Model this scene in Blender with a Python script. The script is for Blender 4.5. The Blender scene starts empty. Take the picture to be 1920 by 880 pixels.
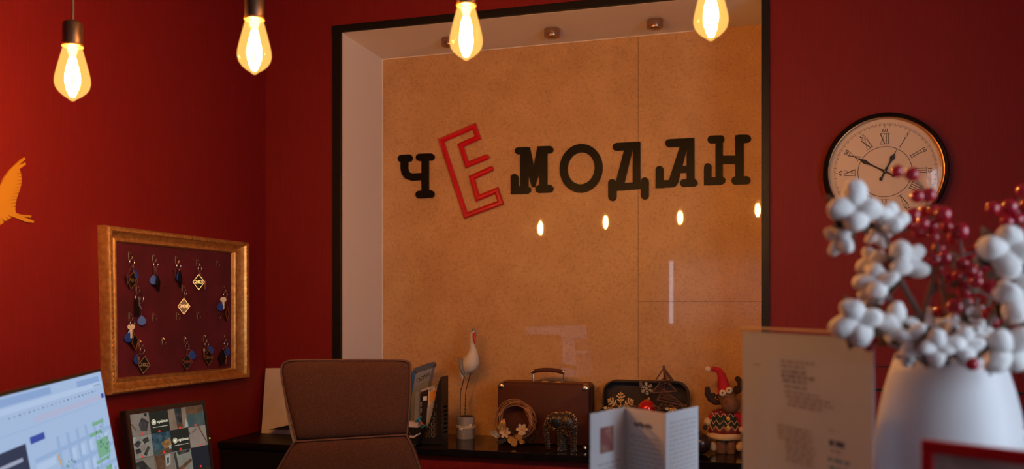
import bpy, math, random
import numpy as np
from mathutils import Vector, Matrix, noise as mnoise

random.seed(7)
SC = bpy.context.scene
COL = SC.collection
PI = math.pi

# ------------------------------------------------------------------ camera (photo taken as 1920x880)
FPX, CAMH, HORY = 1650.0, 1.42, 566.0
YAW = math.atan(480 / 1650)
FW = Vector((-math.sin(YAW), math.cos(YAW), 0))
RT = Vector((math.cos(YAW), math.sin(YAW), 0))
UP = Vector((0, 0, 1))
CAM = Vector((0, 0, CAMH))
cd = bpy.data.cameras.new('camera')
cd.sensor_width = 36.0
cd.lens = FPX / 1920 * 36.0
cd.shift_y = (HORY - 440) / 1920
cd.clip_start = 0.05
cd.dof.use_dof = True
cd.dof.focus_distance = 3.2
cd.dof.aperture_fstop = 4.2
cam = bpy.data.objects.new('camera', cd)
COL.objects.link(cam)
cam.location = CAM
cam.rotation_euler = (PI / 2, 0, YAW)
SC.camera = cam

# ------------------------------------------------------------------ world, daylight, exposure
SC.view_settings.view_transform = 'Standard'
SC.view_settings.look = 'None'
SC.view_settings.gamma = 1.0
SC.view_settings.use_curve_mapping = False
SC.view_settings.exposure = 0.45
w = bpy.data.worlds.new('overcast_sky'); SC.world = w
w.use_nodes = True
bg = w.node_tree.nodes['Background']
bg.inputs['Color'].default_value = (0.70, 0.84, 1.0, 1)
bg.inputs['Strength'].default_value = 4.3
FILAMENT = 2000.0          # strength of the lamps' filaments (used in the lamp builder)
WIN_R = (-0.75, 1.05, 0.95, 2.35)     # window in the right wall: y0, y1, z0, z1
WIN_B = (-1.25, 0.25, 1.15, 1.88)   # window in the rear wall: x0, x1, z0, z1

def portal(name, loc, rot, sx, sy):
    l = bpy.data.lights.new(name, 'AREA'); l.shape = 'RECTANGLE'; l.size = sx; l.size_y = sy
    l.cycles.is_portal = True
    o = bpy.data.objects.new(name, l); COL.objects.link(o); o.location = loc; o.rotation_euler = rot
XL, XR, YB, YR, ZC = -1.865, 1.5, 3.0, -2.3, 2.75
portal('window_daylight_portal', (XR + 0.02, (WIN_R[0] + WIN_R[1]) / 2, (WIN_R[2] + WIN_R[3]) / 2), (0, PI / 2, 0), WIN_R[3] - WIN_R[2], WIN_R[1] - WIN_R[0])
portal('window_daylight_portal', ((WIN_B[0] + WIN_B[1]) / 2, YR - 0.02, (WIN_B[2] + WIN_B[3]) / 2), (PI / 2, 0, 0), WIN_B[1] - WIN_B[0], WIN_B[3] - WIN_B[2])

# ------------------------------------------------------------------ pixel helpers
def ray(x, y): return FW + RT * ((x - 960) / FPX) + UP * ((HORY - y) / FPX)
def onY(x, y, D): d = ray(x, y); return CAM + d * (D / d.y)
def onX(x, y, X): d = ray(x, y); return CAM + d * (X / d.x)
def onZ(x, y, z): d = ray(x, y); return CAM + d * ((z - CAMH) / d.z)
def at(x, y, t): return CAM + ray(x, y) * t

# ------------------------------------------------------------------ materials
MATS = {}
def mat(name, col, rough=0.5, metal=0.0, coat=0.0, emit=None, estr=0.0, noise=None, bump=None, spec=0.5, sheen=0.0, coat_rough=0.03, alpha=None):
    """noise=(scale, colour2, stretch xyz, lo, hi)  bump=(scale, strength, stretch xyz)"""
    if name in MATS: return MATS[name]
    m = bpy.data.materials.new(name); m.use_nodes = True
    nt = m.node_tree; b = nt.nodes['Principled BSDF']
    b.inputs['Base Color'].default_value = (*col, 1)
    b.inputs['Roughness'].default_value = rough
    b.inputs['Metallic'].default_value = metal
    b.inputs['Coat Weight'].default_value = coat
    b.inputs['Coat Roughness'].default_value = coat_rough
    b.inputs['Specular IOR Level'].default_value = spec
    b.inputs['Sheen Weight'].default_value = sheen
    if emit:
        b.inputs['Emission Color'].default_value = (*emit, 1); b.inputs['Emission Strength'].default_value = estr
    def coords(stretch):
        tc = nt.nodes.new('ShaderNodeTexCoord'); mp = nt.nodes.new('ShaderNodeMapping')
        mp.inputs['Scale'].default_value = stretch
        nt.links.new(tc.outputs['Object'], mp.inputs['Vector']); return mp
    if noise:
        sc, c2, st, lo, hi = noise
        n = nt.nodes.new('ShaderNodeTexNoise'); n.inputs['Scale'].default_value = sc; n.inputs['Detail'].default_value = 5
        r = nt.nodes.new('ShaderNodeValToRGB')
        r.color_ramp.elements[0].position = lo; r.color_ramp.elements[0].color = (*col, 1)
        r.color_ramp.elements[1].position = hi; r.color_ramp.elements[1].color = (*c2, 1)
        nt.links.new(coords(st).outputs[0], n.inputs['Vector']); nt.links.new(n.outputs['Fac'], r.inputs['Fac'])
        nt.links.new(r.outputs['Color'], b.inputs['Base Color'])
    if bump:
        sc, s, st = bump
        n = nt.nodes.new('ShaderNodeTexNoise'); n.inputs['Scale'].default_value = sc; n.inputs['Detail'].default_value = 4
        bp = nt.nodes.new('ShaderNodeBump'); bp.inputs['Strength'].default_value = s; bp.inputs['Distance'].default_value = 0.002
        nt.links.new(coords(st).outputs[0], n.inputs['Vector']); nt.links.new(n.outputs['Fac'], bp.inputs['Height'])
        nt.links.new(bp.outputs[0], b.inputs['Normal'])
    MATS[name] = m
    return m
def emat(name, col, s):
    if name in MATS: return MATS[name]
    m = bpy.data.materials.new(name); m.use_nodes = True; nt = m.node_tree
    nt.nodes.remove(nt.nodes['Principled BSDF'])
    e = nt.nodes.new('ShaderNodeEmission'); e.inputs[0].default_value = (*col, 1); e.inputs[1].default_value = s
    nt.links.new(e.outputs[0], nt.nodes['Material Output'].inputs[0]); MATS[name] = m; return m
def screen_mat(name, col, s, noise=None):
    """glossy-free display pixel: emission, optionally mottled like a camera picture"""
    m = emat(name, col, s)
    if noise:
        nt = m.node_tree; e = [n for n in nt.nodes if n.type == 'EMISSION'][0]
        sc, c2 = noise
        tc = nt.nodes.new('ShaderNodeTexCoord'); n = nt.nodes.new('ShaderNodeTexNoise'); n.inputs['Scale'].default_value = sc; n.inputs['Detail'].default_value = 3
        r = nt.nodes.new('ShaderNodeValToRGB'); r.color_ramp.elements[0].position = .42; r.color_ramp.elements[1].position = .6
        r.color_ramp.elements[0].color = (*col, 1); r.color_ramp.elements[1].color = (*c2, 1)
        nt.links.new(tc.outputs['Object'], n.inputs['Vector']); nt.links.new(n.outputs['Fac'], r.inputs['Fac']); nt.links.new(r.outputs[0], e.inputs[0])
    return m
def mix_mat(name, kind):
    m = bpy.data.materials.new(name); m.use_nodes = True; nt = m.node_tree; nt.nodes.remove(nt.nodes['Principled BSDF'])
    out = nt.nodes['Material Output']
    tr = nt.nodes.new('ShaderNodeBsdfTransparent'); gl = nt.nodes.new('ShaderNodeBsdfGlossy'); gl.inputs['Roughness'].default_value = 0.02
    mx = nt.nodes.new('ShaderNodeMixShader'); pass
    mx.inputs[0].default_value = .05
    nt.links.new(tr.outputs[0], mx.inputs[1]); nt.links.new(gl.outputs[0], mx.inputs[2])
    if kind == 'acrylic': mx.inputs[0].default_value = .015
    if kind in ('pane', 'acrylic'):
        tr.inputs[0].default_value = (.97, .98, 1, 1); nt.links.new(mx.outputs[0], out.inputs[0])
    else:   # glowing amber lamp glass
        tr.inputs[0].default_value = (1, .80, .50, 1)
        em = nt.nodes.new('ShaderNodeEmission'); em.inputs[0].default_value = (1, .50, .12, 1); em.inputs[1].default_value = 1.25
        ad = nt.nodes.new('ShaderNodeMixShader'); ad.inputs[0].default_value = .5
        nt.links.new(mx.outputs[0], ad.inputs[1]); nt.links.new(em.outputs[0], ad.inputs[2]); nt.links.new(ad.outputs[0], out.inputs[0])
    MATS[name] = m; return m

ONE = (1, 1, 1)
mat('red_wallpaper', (.168, .0032, .0038), .62, noise=(7, (.205, .0048, .0055), (60, 60, 1.2), .35, .7), bump=(9, .35, (70, 70, 2.0)), spec=.35)
mat('black_lacquer', (.006, .0045, .004), .45, spec=.3)
mat('black_stone', (.006, .006, .007), .08, spec=.5)
mat('plaster', (.74, .66, .60), .85, bump=(120, .15, ONE))
mat('floor_tile', (.16, .12, .10), .35, noise=(5, (.2, .15, .12), ONE, .4, .6))
mat('ceiling_paint', (.26, .17, .14), .9)
mat('white_frame', (.75, .75, .75), .4)
mix_mat('window_pane', 'pane'); mix_mat('acrylic', 'acrylic'); mix_mat('lamp_glass', 'lamp')
mat('bronze', (.10, .065, .045), .42, metal=.8)
mat('cord', (.05, .035, .03), .7)
mat('brass', (.85, .50, .17), .38, metal=1.0)
mat('gold_frame', (.72, .41, .13), .38, metal=.7, noise=(60, (.45, .21, .055), ONE, .35, .75), bump=(90, .5, ONE))
mat('gold_paint', (.72, .36, .03), .45, metal=.35)
mat('maroon_velvet', (.075, .002, .010), .9, sheen=.0, noise=(9, (.12, .005, .02), ONE, .4, .7))
mat('chrome', (.75, .74, .72), .18, metal=1.0)
mat('steel', (.55, .48, .38), .25, metal=1.0)
mat('black_plastic', (.010, .010, .011), .35)
mat('tag_black', (.008, .007, .008), .5, spec=.15)
mat('fob_blue', (.015, .06, .36), .35)
mat('letter_black', (.006, .0045, .004), .35, spec=.12, noise=(9, (.013, .009, .007), ONE, .45, .75))
mat('letter_red', (.58, .006, .014), .25, coat=.6, coat_rough=.08)
mat('chair_fabric', (.086, .036, .023), .95, spec=.2, noise=(350, (.055, .022, .014), ONE, .4, .6), bump=(420, .5, ONE))
mat('chair_shell', (.42, .39, .37), .8, bump=(400, .3, ONE))
mat('clock_face', (.76, .60, .45), .55)
mat('ink', (.02, .017, .016), .6)
mat('ink_grey', (.20, .17, .16), .8)
mat('ink_faint', (.42, .36, .34), .8)
mat('ink_blue', (.10, .20, .30), .8)
mat('ink_soft', (.56, .53, .53), .8)
mat('ink_menu', (.27, .22, .20), .8)
mat('paper', (.74, .74, .76), .75)
mat('paper_menu', (.42, .45, .54), .7)
mat('paper_warm', (.55, .47, .42), .8, noise=(12, (.5, .42, .38), ONE, .4, .6))
mat('brown_leather', (.080, .020, .010), .6, spec=.3, bump=(160, .35, ONE), noise=(20, (.07, .017, .010), ONE, .4, .7))
mat('dark_leather', (.022, .010, .008), .5)
mat('vase_white', (.78, .78, .80), .38, spec=.4, bump=(3, .1, (1, 1, 40)))
mat('cotton', (.86, .84, .82), 1.0, sheen=.0, bump=(60, .6, ONE), spec=.1)
mat('husk', (.10, .05, .03), .85, noise=(30, (.18, .10, .055), ONE, .4, .7))
mat('twig', (.16, .10, .085), .85, bump=(80, .5, ONE))
mat('berry_red', (.42, .008, .025), .16, coat=.7)
mat('red_plastic', (.55, .008, .014), .35)
mat('white_card', (.62, .60, .58), .7, noise=(45, (.40, .38, .37), ONE, .45, .62))
mat('wood_log', (.19, .165, .155), .9, noise=(30, (.30, .27, .26), (1, 1, .15), .35, .65), bump=(40, .7, (1, 1, .2)))
mat('white_paint', (.60, .55, .48), .6)
mat('grey_feather', (.16, .16, .16), .6, noise=(60, (.30, .30, .29), (1, 1, .3), .4, .65))
mat('beak_red', (.45, .012, .01), .35)
mat('rope', (.55, .44, .30), .9)
mat('wicker', (.22, .085, .035), .5, noise=(60, (.32, .14, .06), ONE, .4, .7))
mat('gold_glitter', (.70, .45, .16), .3, metal=.85, bump=(220, 1.0, ONE))
mat('silver_glitter', (.62, .58, .5), .3, metal=.8, bump=(220, 1.0, ONE))
mat('pale_flower', (.55, .38, .24), .7)
mat('green_needle', (.02, .022, .012), .6)
mat('red_ball', (.55, .006, .010), .18, metal=.35, coat=.8)
mat('choco', (.022, .010, .008), .3, coat=.4)
mat('fur_brown', (.13, .055, .028), .95, sheen=.0, bump=(160, 1.0, ONE), noise=(60, (.20, .09, .045), ONE, .35, .7))
mat('fur_cream', (.60, .42, .22), .95, sheen=.0, bump=(140, .9, ONE))
mat('felt_red', (.40, .006, .015), .9, sheen=.0)
mat('felt_dark', (.030, .014, .012), .85)
mat('knit_green', (.020, .035, .018), .95, bump=(150, .8, ONE))
mat('knit_brown', (.17, .05, .025), .95, bump=(150, .8, ONE))
mat('knit_wine', (.13, .007, .012), .95, bump=(150, .8, ONE))
mat('knit_cream', (.60, .33, .2), .9)
mat('book_blue', (.03, .11, .28), .4)
mat('book_grey', (.22, .25, .30), .45)
mat('book_lead', (.075, .10, .14), .5)
mat('orange_card', (.62, .24, .03), .6)
mat('lavender', (.33, .34, .42), .6)
mat('cyan_plastic', (.02, .25, .38), .3)
mat('grey_board', (.20, .19, .18), .6)
mat('acrylic_edge', (.75, .6, .42), .1, spec=.8)
mat('brass_dark', (.45, .20, .07), .3, metal=.9)
mat('brass_tag', (.15, .075, .025), .4, metal=.4)
mat('copper', (.30, .07, .03), .4, metal=.6)
mat('gold_leaf', (.72, .42, .13), .35, metal=.85)
mat('bezel_brown', (.035, .022, .018), .45)
mat('chair_piping', (.11, .050, .033), .9)
mat('bronze_light', (.42, .27, .19), .25, metal=.9)
mat('key_nickel', (.50, .40, .27), .55, metal=.6)
mat('stud_gold', (.62, .40, .19), .3, metal=.95)
mat('gold_flat', (.80, .52, .22), .45, metal=.4)
mat('wicker_dark', (.12, .05, .028), .6)
mat('button_gold', (.80, .42, .06), .3, metal=.5)
mat('white_wool', (.66, .52, .36), .95, sheen=.0, bump=(140, .6, ONE))
mat('print_red', (.30, .09, .085), .7, noise=(60, (.42, .22, .16), ONE, .4, .65))
mat('ink_violet', (.13, .11, .17), .8)
mat('lens', (.25, .16, .10), .1, metal=.6)

def stone_mat():
    m = mat('polished_stone', (.5, .3, .14), .45, coat=1.0, coat_rough=.02)
    nt = m.node_tree; b = nt.nodes['Principled BSDF']
    tc = nt.nodes.new('ShaderNodeTexCoord')
    def n(scale, detail, lo, hi, c0, c1):
        t = nt.nodes.new('ShaderNodeTexNoise'); t.inputs['Scale'].default_value = scale; t.inputs['Detail'].default_value = detail
        r = nt.nodes.new('ShaderNodeValToRGB')
        r.color_ramp.elements[0].position = lo; r.color_ramp.elements[1].position = hi
        r.color_ramp.elements[0].color = (*c0, 1); r.color_ramp.elements[1].color = (*c1, 1)
        nt.links.new(tc.outputs['Object'], t.inputs['Vector']); nt.links.new(t.outputs['Fac'], r.inputs['Fac']); return r
    base = n(9, 6, .3, .7, (.47, .25, .098), (.56, .32, .135))
    dark = n(110, 4, .34, .50, (.80, .75, .70), (1, 1, 1))
    lite = n(150, 2, .64, .76, (0, 0, 0), (.14, .115, .08))
    mx = nt.nodes.new('ShaderNodeMix'); mx.data_type = 'RGBA'; mx.blend_type = 'MULTIPLY'; mx.inputs[0].default_value = .8
    nt.links.new(base.outputs[0], mx.inputs[6]); nt.links.new(dark.outputs[0], mx.inputs[7])
    ad = nt.nodes.new('ShaderNodeMix'); ad.data_type = 'RGBA'; ad.blend_type = 'ADD'; ad.inputs[0].default_value = 1
    nt.links.new(mx.outputs[2], ad.inputs[6]); nt.links.new(lite.outputs[0], ad.inputs[7])
    nt.links.new(ad.outputs[2], b.inputs['Base Color'])
stone_mat()

# ------------------------------------------------------------------ geometry builder
ORG = {}
class G:
    def __init__(s, M=None):
        s.v = []; s.f = []; s.mi = []; s.m = 0; s.M = M
    def add(s, vs, fs):
        o = len(s.v)
        for p in vs:
            p = Vector(p)
            s.v.append(s.M @ p if s.M else p)
        for f in fs: s.f.append([i + o for i in f]); s.mi.append(s.m)
        return s
    def box(s, a, b):
        x0, y0, z0 = a; x1, y1, z1 = b
        return s.add([(x0,y0,z0),(x1,y0,z0),(x1,y1,z0),(x0,y1,z0),(x0,y0,z1),(x1,y0,z1),(x1,y1,z1),(x0,y1,z1)],
              [(0,3,2,1),(4,5,6,7),(0,1,5,4),(1,2,6,5),(2,3,7,6),(3,0,4,7)])
    def loft(s, loops, cap0=True, cap1=True, closed=True, ring=False):
        n = len(loops[0]); vs = [p for l in loops for p in l]; fs = []
        L = len(loops)
        for i in range(L if ring else L - 1):
            j = (i + 1) % L
            for k in range(n if closed else n - 1):
                q = (k + 1) % n
                fs.append((i*n+k, i*n+q, j*n+q, j*n+k))
        if not ring:
            if cap0: fs.append(tuple(range(n))[::-1])
            if cap1: fs.append(tuple((L-1)*n + k for k in range(n)))
        return s.add(vs, fs)
    def tube(s, pts, r, n=8, ring=False, square=False):
        pts = [Vector(p) for p in pts]; m = len(pts)
        rs = r if isinstance(r, (list, tuple)) else [r] * m
        loops = []; up = None
        for i, p in enumerate(pts):
            a = pts[i-1] if (i > 0 or ring) else p
            b = pts[(i+1) % m] if (i < m-1 or ring) else p
            d1 = (p - a).normalized() if (p-a).length > 1e-9 else (b-p).normalized()
            d2 = (b - p).normalized() if (b-p).length > 1e-9 else d1
            d = (d1 + d2)
            d = d.normalized() if d.length > 1e-6 else d1
            if up is None:
                up = Vector((0, 0, 1)) if abs(d.z) < .9 else Vector((0, 1, 0))
            u = up.cross(d)
            if u.length < 1e-5: u = Vector((1, 0, 0)).cross(d)
            u.normalize(); v = d.cross(u).normalized(); up = v
            loops.append([p + (u * math.cos(2*PI*k/n) + v * math.sin(2*PI*k/n)) * rs[i] for k in range(n)])
        return s.loft(loops, ring=ring)
    def cyl(s, a, b, r0, r1=None, n=16):
        return s.tube([a, b], [r0, r0 if r1 is None else r1], n)
    def sphere(s, c, r, nu=14, nv=9, R=None):
        r = Vector((r, r, r)) if not hasattr(r, '__len__') else Vector(r)
        c = Vector(c); vs = []; fs = []
        def tr(p):
            q = Vector((p[0]*r.x, p[1]*r.y, p[2]*r.z))
            return c + (R @ q if R else q)
        vs.append(tr((0, 0, -1)))
        for i in range(1, nv):
            t = PI * i / nv - PI / 2
            for k in range(nu):
                a = 2*PI*k/nu; vs.append(tr((math.cos(t)*math.cos(a), math.cos(t)*math.sin(a), math.sin(t))))
        vs.append(tr((0, 0, 1))); T = len(vs) - 1
        for k in range(nu):
            q = (k+1) % nu
            fs.append((0, 1+q, 1+k))
            for i in range(nv-2): fs.append((1+i*nu+k, 1+i*nu+q, 1+(i+1)*nu+q, 1+(i+1)*nu+k))
            fs.append((T, 1+(nv-2)*nu+k, 1+(nv-2)*nu+q))
        return s.add(vs, fs)
    def lathe(s, prof, c, n=24, axis=None, cap=True):
        c = Vector(c); loops = []
        R = axis.to_track_quat('Z', 'Y').to_matrix() if axis else None
        for r, z in prof:
            l = [Vector((r*math.cos(2*PI*k/n), r*math.sin(2*PI*k/n), z)) for k in range(n)]
            loops.append([c + (R @ p if R else p) for p in l])
        return s.loft(loops, cap0=cap, cap1=cap)
    def prism(s, poly, off):
        """poly: 3D outline, off: vector of the thickness"""
        n = len(poly); off = Vector(off); p = [Vector(q) for q in poly]
        return s.add(p + [q + off for q in p], [tuple(range(n))] + [tuple(range(n, 2*n))[::-1]] + [(k, n+k, n+(k+1) % n, (k+1) % n) for k in range(n)])
    def quad(s, a, b, c, d): return s.add([a, b, c, d], [(0, 1, 2, 3)])
    def build(s, name, mats, parent=None, smooth=None, bevel=None, origin=None):
        me = bpy.data.meshes.new(name)
        if parent is not None: org = ORG[parent.name]
        elif origin is not None: org = Vector(origin)
        else:
            a = np.array([tuple(p) for p in s.v]); lo, hi = a.min(0), a.max(0)
            org = Vector(((lo[0]+hi[0])/2, (lo[1]+hi[1])/2, lo[2]))
        me.from_pydata([tuple(p - org) for p in s.v], [], s.f)
        for m in ([mats] if isinstance(mats, str) else mats): me.materials.append(MATS[m])
        me.polygons.foreach_set('material_index', s.mi)
        me.validate()
        if smooth is not None:
            me.shade_smooth(); me.set_sharp_from_angle(angle=math.radians(smooth))
        me.update()
        o = bpy.data.objects.new(name, me); COL.objects.link(o)
        if parent is not None: o.parent = parent
        else: o.location = org
        ORG[o.name] = org
        if bevel:
            md = o.modifiers.new('bevel', 'BEVEL'); md.width = bevel; md.segments = 3; md.limit_method = 'ANGLE'; md.angle_limit = math.radians(40)
        return o
def tag(o, label, cat, group=None):
    o['label'] = label; o['category'] = cat
    if group: o['group'] = group
    return o
def struct(o, label=None):
    o['kind'] = 'structure'
    if label: o['label'] = label
    return o
def thing(name, label, cat, loc, group=None):
    o = bpy.data.objects.new(name, None); COL.objects.link(o); o.location = loc; o.empty_display_size = .05
    ORG[o.name] = Vector(loc)
    return tag(o, label, cat, group)
def place(name, me, parent, loc, scale=1.0, rot=None):
    """another object that shares mesh data"""
    o = bpy.data.objects.new(name, me); COL.objects.link(o); o.parent = parent
    o.location = Vector(loc) - ORG[parent.name]; o.scale = (scale,)*3 if not hasattr(scale, '__len__') else scale
    if rot: o.rotation_euler = rot
    ORG[o.name] = Vector(loc)
    return o
def text_polys(txt, size, align='CENTER'):
    c = bpy.data.curves.new('t', 'FONT'); c.body = txt; c.size = size; c.align_x = align; c.align_y = 'CENTER'; c.resolution_u = 3
    o = bpy.data.objects.new('t', c); COL.objects.link(o)
    dg = bpy.context.evaluated_depsgraph_get(); dg.update()
    me = bpy.data.meshes.new_from_object(o.evaluated_get(dg))
    r = ([v.co.copy() for v in me.vertices], [tuple(p.vertices) for p in me.polygons])
    bpy.data.objects.remove(o); bpy.data.curves.remove(c); bpy.data.meshes.remove(me)
    return r
TXT = {}
def put_text(g, txt, O, U, V, size, sx=1.0, align='CENTER', bold=0.0):
    """flat lettering in the plane O + x*U + y*V (unit vectors)"""
    k = (txt, align)
    if k not in TXT: TXT[k] = text_polys(txt, 1.0, align)
    vs, fs = TXT[k]; O = Vector(O)
    g.add([O + U * (p.x * size * sx) + V * (p.y * size) for p in vs], fs)
    if bold:
        g.add([O + U * (p.x * size * sx + bold) + V * (p.y * size) + U.cross(V) * 1e-5 for p in vs], fs)
def superloop(c, U, V, a, b, e=4.0, n=32):
    c = Vector(c); r = []
    for k in range(n):
        t = 2*PI*k/n; ct, st = math.cos(t), math.sin(t)
        r.append(c + U * (a * math.copysign(abs(ct)**(2/e), ct)) + V * (b * math.copysign(abs(st)**(2/e), st)))
    return r
X, Y, Z = Vector((1, 0, 0)), Vector((0, 1, 0)), Vector((0, 0, 1))

# ================================================================== THE ROOM
T = .12
LEDGE = .892
YS = 3.31                     # face of the stone
nl, nr = -1.538, -0.0195      # niche opening
struct(G().box((XL-T, YR-T, -.1), (XR+T, YB+.6, 0)).build('floor', 'floor_tile'))
struct(G().box((XL-T, YR-T, ZC), (XR+T, YB+.6, ZC+.1)).build('ceiling', 'ceiling_paint'))
struct(G().box((XL-T, YR-T, 0), (XL, YB+.6, ZC)).build('wall_left', 'red_wallpaper'))
ztl, ztr = 2.4311, 2.4363
for n_, a_, b_ in (('wall_back', (nr+.003, YB, 0), (XR, YB+.5, ZC)), ('wall_back_left', (XL, YB, 0), (nl, YB+.5, ZC)),
                   ('wall_back_below', (nl, YB, 0), (nr+.003, YB+.5, LEDGE-.0265)), ('wall_back_above', (nl, YB, 2.4605), (nr+.003, YB+.5, ZC))):
    struct(G().box(a_, b_).build(n_, 'red_wallpaper'))
y0, y1, z0, z1 = WIN_R
g = G(); g.box((XR, YR, 0), (XR+T, y0, ZC)); g.box((XR, y1, 0), (XR+T, YB, ZC)); g.box((XR, y0, 0), (XR+T, y1, z0)); g.box((XR, y0, z1), (XR+T, y1, ZC))
struct(g.build('wall_right', 'red_wallpaper'))
x0, x1, z0b, z1b = WIN_B
g = G(); g.box((XL, YR-T, 0), (x0, YR, ZC)); g.box((x1, YR-T, 0), (XR, YR, ZC)); g.box((x0, YR-T, 0), (x1, YR, z0b)); g.box((x0, YR-T, z1b), (x1, YR, ZC))
struct(g.build('wall_rear', 'red_wallpaper'))
def window(name, P, U, w_, h_, N, nx, nz):
    f = .05; g = G(Matrix(((U.x, N.x, 0, P.x), (U.y, N.y, 0, P.y), (U.z, N.z, 1, P.z), (0, 0, 0, 1))))
    g.box((0, 0, 0), (f, .06, h_)); g.box((w_-f, 0, 0), (w_, .06, h_)); g.box((f, 0, 0), (w_-f, .06, f)); g.box((f, 0, h_-f), (w_-f, .06, h_))
    for i in range(1, nx): g.box((w_*i/nx-.025, 0, f), (w_*i/nx+.025, .06, h_-f))
    for i in range(1, nz): g.box((f, .002, h_*i/nz-.02), (w_-f, .058, h_*i/nz+.02))
    o = struct(g.build(name, 'white_frame'))
    for i in range(nx):
        for j in range(nz):
            q = G(g.M); xa, xb = w_*i/nx+.026, w_*(i+1)/nx-.026; za, zb = h_*j/nz+.021, h_*(j+1)/nz-.021
            q.quad((max(xa, f), .03, max(za, f)), (min(xb, w_-f), .03, max(za, f)), (min(xb, w_-f), .03, min(zb, h_-f)), (max(xa, f), .03, min(zb, h_-f)))
            q.build('pane', 'window_pane', o)
window('window_1', Vector((XR+.03, y0, z0)), Y, y1-y0, z1-z0, X, 3, 2)
window('window_2', Vector((x0, YR-.03, z0b)), X, x1-x0, z1b-z0b, -Y, 2, 1)

mat_c = bpy.data.materials.new('sheer_curtain'); mat_c.use_nodes = True; MATS['sheer_curtain'] = mat_c
_n = mat_c.node_tree; _n.nodes.remove(_n.nodes['Principled BSDF']); _t = _n.nodes.new('ShaderNodeBsdfTranslucent'); _d = _n.nodes.new('ShaderNodeBsdfDiffuse'); _m = _n.nodes.new('ShaderNodeMixShader')
_t.inputs[0].default_value = (.26, .24, .22, 1); _d.inputs[0].default_value = (.5, .45, .4, 1); _m.inputs[0].default_value = .5
_n.links.new(_t.outputs[0], _m.inputs[1]); _n.links.new(_d.outputs[0], _m.inputs[2]); _n.links.new(_m.outputs[0], _n.nodes['Material Output'].inputs[0])
ct_ = thing('dimming_curtain', 'sheer beige curtains added behind the camera to dim the rear window', 'curtain', ((x0+x1)/2, YR+.06, z0b-.1))  # added to weaken the rear window's reflection in the stone
for ca, cb_ in ((x0-.1, x0+.165), (x0+.205, x1+.1)):  # gap between the panels shaped to reflect as a bright streak
    P = [Vector((ca+(cb_-ca)*i/60, YR+.06+.02*math.sin(i*.9), z0b-.1)) for i in range(61)]
    G().loft([P, [p+Z*(z1b-z0b+.25) for p in P]], cap0=False, cap1=False, closed=False).build('curtain_panel', 'sheer_curtain', ct_, smooth=80)
G().tube([(x0-.15, YR+.06, z1b+.155), (x1+.15, YR+.06, z1b+.155)], .01, 8).build('curtain_rod', 'bronze', ct_)
for x_ in (x0-.12, x1+.12): G().box((x_-.01, YR+.0005, z1b+.14), (x_+.01, YR+.06, z1b+.16)).build('rod_bracket', 'bronze', ct_)

# niche: plaster reveals, stone slabs, black frame, ledge
def stone_pt(px, py): return onY(px, py, YS)
bl_t, br_t = onY(718.5, 111, YS), onY(1428.5, 46, YS)
blx = -1.5145
g = G()
yq = YB+.0008; zq = LEDGE+.0003
g.add([(nl+.0001, yq, zq), (blx, YS, zq), (nl+.0001, YS, zq), (nl+.0001, yq, ztl), (blx, YS, bl_t.z), (nl+.0001, YS, bl_t.z)], [(0, 2, 1), (3, 4, 5), (0, 1, 4, 3), (1, 2, 5, 4), (2, 0, 3, 5)])
struct(g.build('wall_niche_left', 'plaster'))
g = G(); g.box((nr+.0012, yq, zq), (nr+.0029, YS, br_t.z))
struct(g.build('wall_niche_right', 'plaster'))
g = G(); g.prism([(nl+.0002, yq, ztl), (nr+.0028, yq, ztr), (nr+.0028, YS, br_t.z), (nl+.0002, YS, bl_t.z)], (0, 0, .02))
struct(g.build('ceiling_niche', 'plaster'))
g = G(); g.tube([(blx+.001, YS-.001, LEDGE+.001), (blx+.001, YS-.001, bl_t.z-.002)], .0022, 6)
g.tube([(blx, YS-.001, bl_t.z-.001), (nr, YS-.001, br_t.z-.001)], .0022, 6)
struct(g.build('trim_5', 'plaster'), 'pale sealant bead around the stone slabs')
# stone wall:, one joint at photo x=1196, another at y=566 on its right; three slabs
jx = onY(1196.5, 400, YS).x; jz = onY(1330, 566, YS).z
backer = struct(G().box((blx-.05, YS+.012, LEDGE-.03), (nr+.05, YS+.05, 2.46)).build('wall_niche_back', 'dark_leather'), 'polished beige stone wall of the niche, laid in large slabs')
gap = .0012
for xa, xb in ((blx, jx-gap/2), (jx+gap/2, nr+.003)):
    for za, zb in (((LEDGE-.025, jz-gap/2), (jz+gap/2, None)) if xb > jx else ((LEDGE-.025, None),)):
        f = lambda x: bl_t.z + (br_t.z-bl_t.z)*(x-blx)/(nr-blx)
        if zb is None: pz = (f(xa), f(xb))
        else: pz = (zb, zb)
        mirror_turn = .0056 if xb > jx else 0     # right-hand slabs turned out at the frame to shift the bulb reflections rightward
        G().prism([(xa, YS, za), (xb, YS-mirror_turn, za), (xb, YS-mirror_turn, pz[1]), (xa, YS, pz[0])], (0, .012, 0)).build('slab', 'polished_stone', backer)
FT = .012
def bar(name, poly):
    struct(G().prism([(p[0], YB-FT, p[1]) for p in poly], (0, FT-.0005, 0)).build(name, 'black_lacquer', bevel=.002))
bar('trim_1', [(nl-.035, LEDGE+.0005), (nl, LEDGE+.0005), (nl, ztl), (nl-.035, ztl)])
bar('trim_2', [(nr, LEDGE+.0005), (nr+.0245, LEDGE+.0005), (nr+.0245, ztr+.04), (nr, ztr)])
bar('trim_3', [(nl-.0385, ztl), (nl, ztl), (nr, ztr), (nr+.0245, ztr+.03), (nr, ztr+.0295), (nl-.0385, ztl+.027)])
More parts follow.
